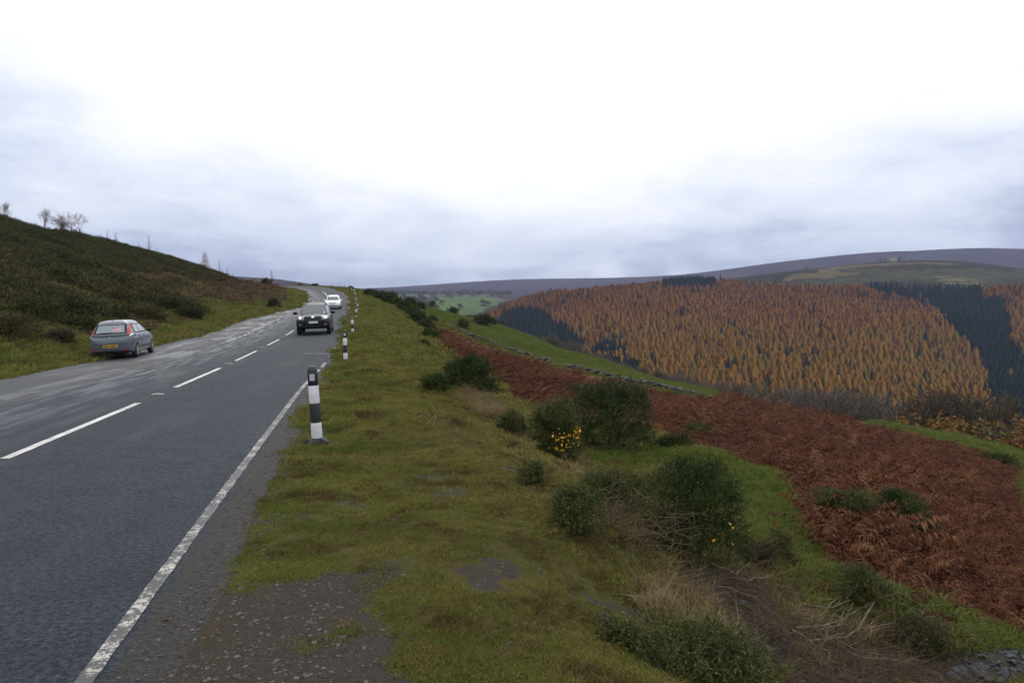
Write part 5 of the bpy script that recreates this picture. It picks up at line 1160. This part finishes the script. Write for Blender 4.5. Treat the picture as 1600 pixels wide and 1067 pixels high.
for px_, Y_, lab, lean in PB:
    X = (px_ - 800) / F * Y_; z_ = float(HG(np.array([X]), np.array([Y_]))[0])
    if protop is None:
        protop = r_ = empty('marker_post', (X, Y_, z_))
        for nm, me in PM.items(): link(bpy.data.objects.new(nm.split('.')[0], me), r_)
    else: r_ = copy_tree(protop)
    r_.location = (X, Y_, z_); r_.rotation_euler = (0.01, lean, .12); tag(r_, lab, 'bollard', 'marker posts along the right verge')
X = (538.5 - 800) / F * 162; z_ = float(HG(np.array([X]), np.array([162.]))[0]); mb = MB(); mb.lathe([(.07, -.1), (.07, .86), (.05, .92)], n=10); o = mb.build('plain_post', m_black); o.location = (X, 162, z_); tag(o, 'plain dark post on the verge just before the crest', 'post')
X = (445.5 - 800) / F * 86; z_ = float(HG(np.array([X]), np.array([86.]))[0]); r_ = empty('road_sign', (X, 86, z_), .12); mb = MB(); mb.lathe([(.03, -.2), (.03, 1.62)], n=10); mb.build('pole', simple('galvanised_steel', (.12, .13, .14), .5, .6), r_)
mb = MB(); mb.lathe([(.20, -.012), (.20, .012)], c=(0, -.04, 1.45), n=24, axis='Y'); mb.build('sign_plate', simple('sign_back', (.03, .032, .035), .5), r_); tag(r_, 'small round sign seen from behind on a thin pole, left of the road bend', 'road sign')
for px_, Y_, w_, h_, lab in ((494, 186, 13, 3.5, 'dark low bush on the skyline just left of the far road bend'), (548.5, 164, 11, 5, 'dark bush on the skyline behind the last marker posts'), (470, 200, 9, 3.5, 'tiny dark bush left on the far grass edge of the bend')):
    bush(px_, 450, w_, h_, lab, Y=Y_, seed=int(px_), stems=False, n=1200, mat=m_gorse_dk, group='bushes on the road bend skyline')

# ------------------------------------------------------------------ cars
from mathutils.bvhtree import BVHTree
m_glass = simple('car_glass', (.05, .075, .085), .05, spec=1.0); m_tyre = simple('tyre', (.018, .018, .019), .8); m_rim = simple('wheel_rim', (.36, .37, .39), .35, .6)
m_trim = simple('black_trim', (.007, .008, .009), .6, spec=.2); m_red = simple('tail_lamp', (.38, .018, .02), .3); m_chrome = simple('chrome', (.6, .6, .62), .15, 1.0)
m_grey = simple('grey_car_paint', (.105, .125, .155), .30, .35, coat=.8); m_dark = simple('dark_car_paint', (.010, .011, .020), .38, .0, coat=.0, spec=.35); m_whitep = simple('white_car_paint', (.72, .76, .77), .3, coat=.8)
m_lit = simple('lit_headlamp', (.9, .85, .7), .3, emit=((1.0, .80, .52), 2.2)); m_lens2 = simple('clear_lamp', (.20, .21, .22), .2); m_mark = simple('plate_characters', (.02, .02, .02), .5)
m_ypl = simple('yellow_plate', (.62, .40, .02), .4); m_wpl = simple('white_plate', (.55, .56, .54), .4); m_blu = simple('blue_band', (.02, .06, .40), .4)
m_skyglass = simple('sky_reflection_glass', (.16, .22, .25), .06, spec=1.0)  # base colour lightened to stand in for sky reflected in the glass
def lower_body(st, zmid=.5):
    st = np.array(st, float); xs = np.concatenate([np.linspace(st[0, 0], st[1, 0], 4)[:-1], np.linspace(st[1, 0], st[-2, 0], 42), np.linspace(st[-2, 0], st[-1, 0], 4)[1:]])
    f = lambda k: np.interp(xs, st[:, 0], st[:, k])
    zb, zs, hw, zc_ = (_smooth(f(k), 5) for k in (1, 2, 3, 4)); V = []; M = None
    for x_, a, s_, w_, c_ in zip(xs, zb, zs, hw, zc_):
        half = [(0, a), (w_ * .82, a), (w_ * .955, a + .05), (w_ * .985, a + (s_ - a) * .22), (w_, a + (s_ - a) * .5), (w_ * .99, a + (s_ - a) * .78), (w_ * .965, s_ - .03), (w_ * .90, s_ + .01), (w_ * .6, s_ + (c_ - s_) * .75), (w_ * .28, c_ - .004), (0, c_)]
        ring = [(x_, y_, z_) for y_, z_ in half] + [(x_, -y_, z_) for y_, z_ in half[-2:0:-1]]; M = len(ring); V += ring
    n = len(xs); Fc = [(i * M + k, i * M + (k + 1) % M, (i + 1) * M + (k + 1) % M, (i + 1) * M + k) for i in range(n - 1) for k in range(M)]
    Fc += [tuple(range(M - 1, -1, -1)), tuple(range((n - 1) * M, n * M))]; return V, Fc
def cabin(belt, roof, zbelt, zroof, hb, hr):
    """belt/roof = (x rear, x front); closed lofted glasshouse, domed roof"""
    V = []; n = 15; lv = np.array([-.15, 0, .25, .5, .75, .9, .97, 1.0]); rings = []
    for t in lv:
        tt = max(t, 0); e = 0 if t < .9 else (t - .9) * .9
        xa = belt[0] + (roof[0] - belt[0]) * tt + e; xb = belt[1] + (roof[1] - belt[1]) * tt ** 1.05 - e * 2.2; w_ = hb + (hr - hb) * tt ** 1.25 - e * .55; z_ = zbelt + (zroof - zbelt) * t
        r_ = []
        for s_ in np.linspace(0, 1, n): r_.append((xa + (xb - xa) * s_, w_ * (1 - .10 * (2 * s_ - 1) ** 4 - .05 * s_ ** 2)))
        ring = [(x_, y_, z_) for x_, y_ in r_]
        xe, ye = r_[-1]; ring += [(xe + .05 * (1 - f_ ** 2), ye * f_, z_) for f_ in (.66, .33, 0, -.33, -.66)]
        ring += [(x_, -y_, z_) for x_, y_ in r_[::-1]]; xs_, ys_ = r_[0]; ring += [(xs_ - .04 * (1 - f_ ** 2), ys_ * f_, z_) for f_ in (-.66, -.33, 0, .33, .66)]
        rings.append(ring)
    M = len(rings[0]); V = [p for r_ in rings for p in r_]; Fc = [(i * M + k, i * M + (k + 1) % M, (i + 1) * M + (k + 1) % M, (i + 1) * M + k) for i in range(len(lv) - 1) for k in range(M)]
    c = len(V); top = rings[-1]; cx_ = sum(p[0] for p in top) / M; V += [(cx_ + (p[0] - cx_) * .6, p[1] * .6, p[2] + .028) for p in top] + [(cx_, 0, top[0][2] + .036)]
    b0 = (len(lv) - 1) * M; Fc += [(b0 + k, b0 + (k + 1) % M, c + (k + 1) % M, c + k) for k in range(M)] + [(c + k, c + (k + 1) % M, c + M) for k in range(M)] + [tuple(range(M - 1, -1, -1))]
    return V, Fc
def build_car(name, paint, st, cab, L, wheels, rw, tw_, label, cat, group, feats, hubs='plain', trim_low=True):
    root = empty(name); mb = MB(); mb.add(*lower_body(st)); body = mb.build('body', [paint, m_trim], root, smooth=True)
    cut = MB(); hwid = max(s_[3] for s_ in st)
    for wx_ in wheels:
        for sg in (-1, 1): cut.lathe([(rw * 1.13, -.17), (rw * 1.13, .2)], c=(wx_, sg * hwid, rw), n=36, axis='Y')
    cu = cut.build('cutter', m_trim); md = body.modifiers.new('b', 'BOOLEAN'); md.operation = 'DIFFERENCE'; md.object = cu; md.solver = 'EXACT'; md.material_mode = 'TRANSFER' if hasattr(md, 'material_mode') else None
    bpy.context.view_layer.update(); dg = bpy.context.evaluated_depsgraph_get(); me = bpy.data.meshes.new_from_object(body.evaluated_get(dg)); body.modifiers.clear(); body.data = me; bpy.data.objects.remove(cu)
    for p in me.polygons: p.use_smooth = True
    # glasshouse is joined to the body
    cV, cF = cabin(*cab); b2 = MB(); b2.v = [tuple(v.co) for v in me.vertices]; b2.f = [tuple(p.vertices) for p in me.polygons]; b2.m = [p.material_index for p in me.polygons]; b2.add(cV, cF, 0)
    bpy.data.objects.remove(body); body = b2.build('body', [paint, m_trim], root, smooth=True); md = body.modifiers.new('e', 'EDGE_SPLIT'); md.split_angle = math.radians(38)
    bv = BVHTree.FromPolygons([Vector(v) for v in b2.v], b2.f)
    def patch(nm, view, q4, mat, off=.006, nu=8, nv=5, parent=None, ell=False):
        """thin panel lying on the car's skin; view = side it is seen from; q4 corners in that view"""
        dirs = {'front': (Vector((9, 0, 0)), Vector((-1, 0, 0))), 'rear': (Vector((-9, 0, 0)), Vector((1, 0, 0))), 'left': (Vector((0, 9, 0)), Vector((0, -1, 0))), 'right': (Vector((0, -9, 0)), Vector((0, 1, 0)))}
        P0, D = dirs[view]; pts = []
        for j in range(nv + 1):
            for i in range(nu + 1):
                u, v = i / nu, j / nv
                if ell:
                    uu, vv = 2 * u - 1, 2 * v - 1; u = .5 + .5 * uu * math.sqrt(1 - vv * vv / 2); v = .5 + .5 * vv * math.sqrt(1 - uu * uu / 2)
                a = (1 - v) * ((1 - u) * q4[0][0] + u * q4[1][0]) + v * ((1 - u) * q4[3][0] + u * q4[2][0]); b_ = (1 - v) * ((1 - u) * q4[0][1] + u * q4[1][1]) + v * ((1 - u) * q4[3][1] + u * q4[2][1])
                o_ = Vector((P0.x, a, b_)) if view in ('front', 'rear') else Vector((a, P0.y, b_)); h_, nrm, _, _ = bv.ray_cast(o_, D)
                if h_ is None: h_ = Vector((pts[-1])) if pts else Vector((0, a, b_)); pts.append(tuple(h_)); continue
                if nrm.dot(D) > 0: nrm = -nrm
                pts.append(tuple(h_ + (nrm * .5 - D).normalized() * off))
        # closed thin shell
        n = len(pts); back = [tuple(Vector(p) + D * (off * .8)) for p in pts]; W_ = nu + 1; Fc = [(j * W_ + i, j * W_ + i + 1, (j + 1) * W_ + i + 1, (j + 1) * W_ + i) for j in range(nv) for i in range(nu)]
        rim = [i for i in range(W_)] + [j * W_ + nu for j in range(1, nv + 1)] + [nv * W_ + i for i in range(nu - 1, -1, -1)] + [j * W_ for j in range(nv - 1, 0, -1)]
        Fc += [(a, b_, b_ + n, a + n) for a, b_ in zip(rim, rim[1:] + rim[:1])]
        m2 = MB(); m2.add(pts + back, Fc); return m2.build(nm, mat, parent or root, smooth=False)
    feats(patch, root)
    for wx_ in wheels:
        for sg in (-1, 1):
            yc = sg * (hwid - tw_ / 2 - .012); m2 = MB(); R_ = rw; m2.lathe([(R_ * .62, -tw_ / 2), (R_ * .93, -tw_ / 2), (R_, -tw_ / 2 + .03), (R_, tw_ / 2 - .03), (R_ * .93, tw_ / 2), (R_ * .62, tw_ / 2)], c=(0, 0, 0), n=32, axis='Y')
            w_ = m2.build('wheel', m_tyre, root, smooth=True); w_.location = (wx_, yc, R_ - .005)
            m2 = MB(); s1 = sg * (tw_ / 2 + .004); m2.lathe([(R_ * .64, s1 * .7), (R_ * .64, s1), (R_ * .56, s1 * 1.05)], n=28, axis='Y', cap=False); m2.lathe([(R_ * .15, s1 * .9), (R_ * .13, s1 * 1.12)], n=12, axis='Y')
            for k in range(8 if hubs == 'plain' else 5):
                a = 6.283 * k / (8 if hubs == 'plain' else 5); m2.box((math.cos(a) * R_ * .37, s1 * .95, math.sin(a) * R_ * .37), (R_ * .5, .02, R_ * (.17 if hubs == 'plain' else .12)), ry=-a)
            m2.lathe([(R_ * .60, s1 * .6), (R_ * .60, s1 * .55)], n=20, axis='Y', m=1); m2.build('rim', [m_rim, m_trim], w_)
    tag(root, label, cat, group); return root, patch
def mirror_part(root, x_, y_, z_, mat, sg, s_=1.0):
    m2 = MB(); m2.lathe([(.02, -.075), (.06, -.06), (.075, 0), (.06, .06), (.02, .075)], n=12, axis='X'); vs = [(v[0] * .75 * s_, v[1] * 1.45 * s_, v[2] * .95 * s_) for v in m2.v]; m3 = MB(); m3.add(vs, m2.f); m3.box((-.01, -sg * .11, -.03), (.05, .10, .03))
    o = m3.build('wing_mirror', mat, root, smooth=False); o.location = (x_, y_, z_); return o
def seat_on_ground(root, px_, Y_, heading, wb=(0.8, 3.2)):
    """stand the car on the road: heading = direction its front points, radians from +X; local x = 0 is its tail"""
    X = (px_ - 800) / F * Y_; d = Vector((math.cos(heading), math.sin(heading), 0)); s_ = Vector((-d.y, d.x, 0)); ref = Vector((X, Y_, 0))
    h_ = lambda p: float(HN(np.array([p.x]), np.array([p.y]))[0]); a, b_ = ref + d * wb[0], ref + d * wb[1]; za, zb_ = h_(a), h_(b_); zl, zr_ = h_(ref + d * 2 + s_ * .7), h_(ref + d * 2 - s_ * .7)
    fx_ = Vector((d.x, d.y, (zb_ - za) / (wb[1] - wb[0]))).normalized(); sy = Vector((s_.x, s_.y, (zl - zr_) / 1.4)).normalized(); up = fx_.cross(sy).normalized(); sy = up.cross(fx_)
    M = Matrix((fx_, sy, up)).transposed().to_4x4(); M.translation = Vector((X, Y_, za - fx_.z * wb[0] + .005)); root.matrix_world = M
def chars(patch, view, y0, y1, z0, z1, n, gapat, parent):
    """dark strokes standing for plate characters that cannot be read at this distance"""
    w_ = (y1 - y0) / (n + .6)
    k = 0; m_ = []
    for i in range(n):
        a = y0 + (i + (.6 if i >= gapat else 0)) * w_; patch('character', view, [(a + w_ * .14, z0), (a + w_ * .86, z0), (a + w_ * .86, z1), (a + w_ * .14, z1)], m_mark, .016, 1, 1, parent)

def feats_punto(P, root):
    P('rear_window', 'rear', [(-.61, 1.01), (.61, 1.01), (.545, 1.37), (-.545, 1.37)], m_trim, .004); P('rear_glass', 'rear', [(-.54, 1.05), (.54, 1.05), (.48, 1.34), (-.48, 1.34)], m_skyglass, .010); 
    P('poster', 'rear', [(-.40, 1.08), (-.08, 1.08), (-.08, 1.27), (-.36, 1.27)], simple('pink_poster', (.42, .25, .32), .5, vary=.5, vscale=14), .012)
    for sg in (-1, 1):
        P('tail_lamp', 'rear', [(sg * .635, .99), (sg * .735, .98), (sg * .635, 1.34), (sg * .575, 1.36)], m_red, .014, 4, 6)
        P('reflector', 'rear', [(sg * .46, .34), (sg * .62, .35), (sg * .62, .40), (sg * .46, .385)], m_red, .008)
        v = 'left' if sg > 0 else 'right'
        P('window_surround', v, [(.64, 1.00), (2.72, .965), (2.24, 1.345), (.80, 1.385)], m_trim, .003, 14, 5)
        P('side_window', v, [(.76, 1.03), (1.42, 1.02), (1.42, 1.345), (.88, 1.33)], m_skyglass, .010); P('side_window', v, [(1.52, 1.02), (2.56, 1.00), (2.16, 1.30), (1.52, 1.345)], m_skyglass, .010)
        P('door_handle', v, [(1.02, .84), (1.20, .84), (1.20, .875), (1.02, .875)], m_trim, .02, 3, 1); P('door_handle', v, [(1.78, .84), (1.96, .84), (1.96, .875), (1.78, .875)], m_trim, .02, 3, 1)
        P('side_moulding', v, [(1.0, .40), (2.85, .40), (2.85, .44), (1.0, .44)], m_trim, .012, 10, 1)
        P('door_gap', v, [(1.455, .32), (1.47, .32), (1.47, 1.0), (1.455, 1.0)], m_trim, .003, 1, 8)
        mirror_part(root, 2.58, sg * .90, 1.03, m_trim, sg)
        P('headlamp', 'front', [(sg * .42, .62), (sg * .66, .66), (sg * .66, .80), (sg * .46, .74)], m_lens2)
    P('fuel_flap', 'right', [(.50, .86), (.60, .86), (.60, .96), (.50, .96)], m_trim, .01, 3, 3, None, True)
    P('tailgate_gap', 'rear', [(-.62, .60), (.62, .60), (.62, .612), (-.62, .612)], m_trim, .004, 10, 1); P('door_badge', 'rear', [(-.04, .87), (.04, .87), (.04, .93), (-.04, .93)], m_chrome, .012, 4, 4, None, True)
    P('bumper_insert', 'rear', [(-.62, .25), (.62, .25), (.66, .33), (-.66, .33)], m_trim, .006, 10, 2)
    pl = P('number_plate', 'rear', [(-.26, .475), (.26, .475), (.26, .585), (-.26, .585)], m_ypl, .012, 4, 1); chars(P, 'rear', -.22, .24, .495, .565, 7, 4, pl)
    P('windscreen', 'front', [(-.62, 1.00), (.62, 1.00), (.50, 1.36), (-.50, 1.36)], m_glass); m2 = MB(); m2.lathe([(.008, 0), (.004, .22)], n=6); o = m2.build('aerial', m_trim, root); o.location = (.62, 0, 1.46); o.rotation_euler = (0, -.6, 0)
    m2 = MB(); m2.box((0, 0, 0), (.02, .42, .02)); o = m2.build('rear_wiper', m_trim, root); o.location = (.065, .16, 1.055)
st_p = [(0, .36, .78, .62, .80), (.05, .27, .92, .76, .94), (.3, .22, .99, .82, 1.02), (1.0, .20, .985, .838, 1.0), (2.0, .20, .965, .843, .99), (2.8, .20, .95, .84, .99), (3.15, .20, .90, .832, .96), (3.6, .22, .80, .80, .87), (3.9, .25, .68, .70, .74), (4.03, .33, .56, .48, .58)]
punto, _ = build_car('parked_hatchback', m_grey, st_p, ((.05, 3.15), (.60, 2.02), .97, 1.505, .775, .535), 4.03, (.72, 3.23), .29, .175, 'steel grey hatchback parked on the lay-by, seen from behind', 'car', None, feats_punto)
seat_on_ground(punto, 173, 31.2, math.radians(90 + 12.2), (.72, 3.23))

def feats_suv(P, root):
    P('windscreen', 'front', [(-.66, 1.08), (.66, 1.08), (.55, 1.53), (-.55, 1.53)], simple('tinted_windscreen', (.06, .085, .10), .08, spec=.9))
    P('tax_disc', 'front', [(.52, 1.12), (.60, 1.12), (.60, 1.18), (.52, 1.18)], simple('pale_disc', (.35, .6, .62), .4), .012, 2, 2)
    g_ = P('grille', 'front', [(-.40, .83), (.40, .83), (.42, .985), (-.42, .985)], m_trim, .012, 10, 3); P('badge', 'front', [(-.09, .89), (.09, .89), (.09, .965), (-.09, .965)], m_chrome, .024, 6, 4, g_, True)
    P('lower_bumper', 'front', [(-.80, .30), (.80, .30), (.80, .70), (-.80, .70)], m_trim, .010, 16, 4); P('bumper_bar', 'front', [(-.70, .735), (.70, .735), (.70, .80), (-.70, .80)], m_dark, .02, 14, 2)
    for sg in (-1, 1):
        hl = P('headlamp', 'front', [(sg * .46, .80), (sg * .78, .82), (sg * .76, 1.00), (sg * .48, .975)], m_lens2, .012, 8, 6); P('lamp_bulb', 'front', [(sg * .60, .86), (sg * .69, .86), (sg * .69, .94), (sg * .60, .94)], m_lit, .02, 6, 6, hl, True)
        P('fog_lamp', 'front', [(sg * .60, .50), (sg * .70, .50), (sg * .70, .59), (sg * .60, .59)], m_lens2, .018, 5, 5, None, True)
        v = 'left' if sg > 0 else 'right'
        P('side_window', v, [(.55, 1.12), (1.10, 1.10), (1.10, 1.50), (.72, 1.47)], m_glass); P('side_window', v, [(1.18, 1.10), (1.98, 1.09), (1.98, 1.50), (1.18, 1.51)], m_glass); P('side_window', v, [(2.06, 1.09), (3.10, 1.08), (2.70, 1.44), (2.06, 1.50)], m_glass)
        P('wheel_arch_trim', v, [(.9, .26), (3.55, .26), (3.55, .36), (.9, .36)], m_trim, .012, 14, 1); P('door_handle', v, [(1.35, .93), (1.53, .93), (1.53, .965), (1.35, .965)], m_dark, .02, 3, 1)
        mirror_part(root, 3.02, sg * 1.0, 1.13, m_trim, sg, 1.15); P('tail_lamp', 'rear', [(sg * .62, .95), (sg * .80, .95), (sg * .72, 1.30), (sg * .62, 1.30)], m_red)
        m2 = MB(); m2.box((0, 0, 0), (1.7, .04, .035)); o = m2.build('roof_rail', m_chrome, root); o.location = (1.6, sg * .60, 1.66)
    pl = P('number_plate', 'front', [(-.26, .61), (.26, .61), (.26, .72), (-.26, .72)], m_wpl, .022, 4, 1); P('blue_band', 'front', [(-.26, .61), (-.20, .61), (-.20, .72), (-.26, .72)], m_blu, .025, 1, 1, pl); chars(P, 'front', -.17, .24, .63, .70, 7, 4, pl)
    P('rear_window', 'rear', [(-.6, 1.15), (.6, 1.15), (.5, 1.5), (-.5, 1.5)], m_glass)
st_s = [(0, .42, .90, .70, .92), (.06, .34, 1.03, .84, 1.05), (.3, .30, 1.08, .89, 1.10), (1.0, .28, 1.08, .905, 1.10), (2.2, .28, 1.06, .9075, 1.10), (3.1, .28, 1.03, .905, 1.09), (3.5, .28, 1.00, .90, 1.06), (4.0, .30, .95, .89, 1.02), (4.28, .34, .88, .86, .95), (4.40, .42, .72, .76, .78)]
suv, _ = build_car('off_road_car', m_dark, st_s, ((.08, 3.35), (.35, 2.35), 1.05, 1.64, .80, .62), 4.4, (.85, 3.48), .35, .22, 'dark blue black off-road car driving towards the camera with its headlamps lit', 'car', None, feats_suv, 'alloy')
hd = math.radians(-90 + 10.6); d_ = Vector((math.cos(hd), math.sin(hd))); fx0 = (489.5 - 800) / F * 41.6; tail = Vector((fx0, 41.6)) - d_ * 4.4
seat_on_ground(suv, 800 + F * tail.x / tail.y, tail.y, hd, (.85, 3.48))
def feats_golf(P, root):
    P('windscreen', 'front', [(-.64, .98), (.64, .98), (.52, 1.36), (-.52, 1.36)], m_glass)
    P('grille', 'front', [(-.40, .66), (.40, .66), (.40, .715), (-.40, .715)], m_trim, .012, 10, 2); P('badge', 'front', [(-.055, .65), (.055, .65), (.055, .745), (-.055, .745)], m_chrome, .022, 5, 5, None, True)
    P('lower_intake', 'front', [(-.52, .29), (.52, .29), (.60, .40), (-.60, .40)], m_trim, .012, 12, 2)
    for sg in (-1, 1):
        hl = P('headlamp', 'front', [(sg * .46, .665), (sg * .74, .70), (sg * .74, .80), (sg * .48, .76)], m_lens2, .012, 6, 4); P('lamp_bulb', 'front', [(sg * .54, .69), (sg * .66, .70), (sg * .66, .77), (sg * .54, .755)], simple('lit_lamp_pale', (.9, .95, .9), .3, emit=((.95, 1.0, .85), 1.6)), .02, 5, 5, hl, True)
        P('fog_lamp', 'front', [(sg * .60, .38), (sg * .72, .38), (sg * .72, .47), (sg * .60, .47)], m_trim, .012, 5, 5, None, True)
        v = 'left' if sg > 0 else 'right'
        P('side_window', v, [(.75, 1.01), (1.55, .99), (1.55, 1.34), (.92, 1.32)], m_glass); P('side_window', v, [(1.63, .99), (2.75, .97), (2.30, 1.29), (1.63, 1.35)], m_glass)
        mirror_part(root, 2.72, sg * .98, 1.0, m_whitep, sg); P('tail_lamp', 'rear', [(sg * .55, .85), (sg * .8, .85), (sg * .78, .98), (sg * .55, .98)], m_red)
    pl = P('number_plate', 'front', [(-.26, .50), (.26, .50), (.26, .61), (-.26, .61)], m_wpl, .02, 4, 1); chars(P, 'front', -.22, .24, .52, .59, 7, 4, pl)
    P('rear_window', 'rear', [(-.58, 1.0), (.58, 1.0), (.50, 1.32), (-.50, 1.32)], m_glass)
st_g = [(0, .36, .80, .66, .82), (.05, .27, .92, .80, .94), (.3, .22, .97, .86, 1.0), (1.0, .20, .965, .89, .985), (2.1, .20, .955, .895, .98), (3.0, .20, .93, .892, .97), (3.3, .20, .88, .885, .94), (3.8, .22, .80, .86, .87), (4.1, .24, .71, .80, .76), (4.25, .30, .58, .64, .60)]
golf, _ = build_car('white_hatchback', m_whitep, st_g, ((.08, 3.25), (.50, 2.30), .95, 1.46, .80, .60), 4.25, (.80, 3.38), .31, .19, 'white hatchback following the dark car round the bend', 'car', None, feats_golf, 'alloy')
hd = math.radians(-90 + 10.5); d_ = Vector((math.cos(hd), math.sin(hd))); fx0 = (520 - 800) / F * 87; tail = Vector((fx0, 87)) - d_ * 4.25
seat_on_ground(golf, 800 + F * tail.x / tail.y, tail.y, hd, (.80, 3.38))
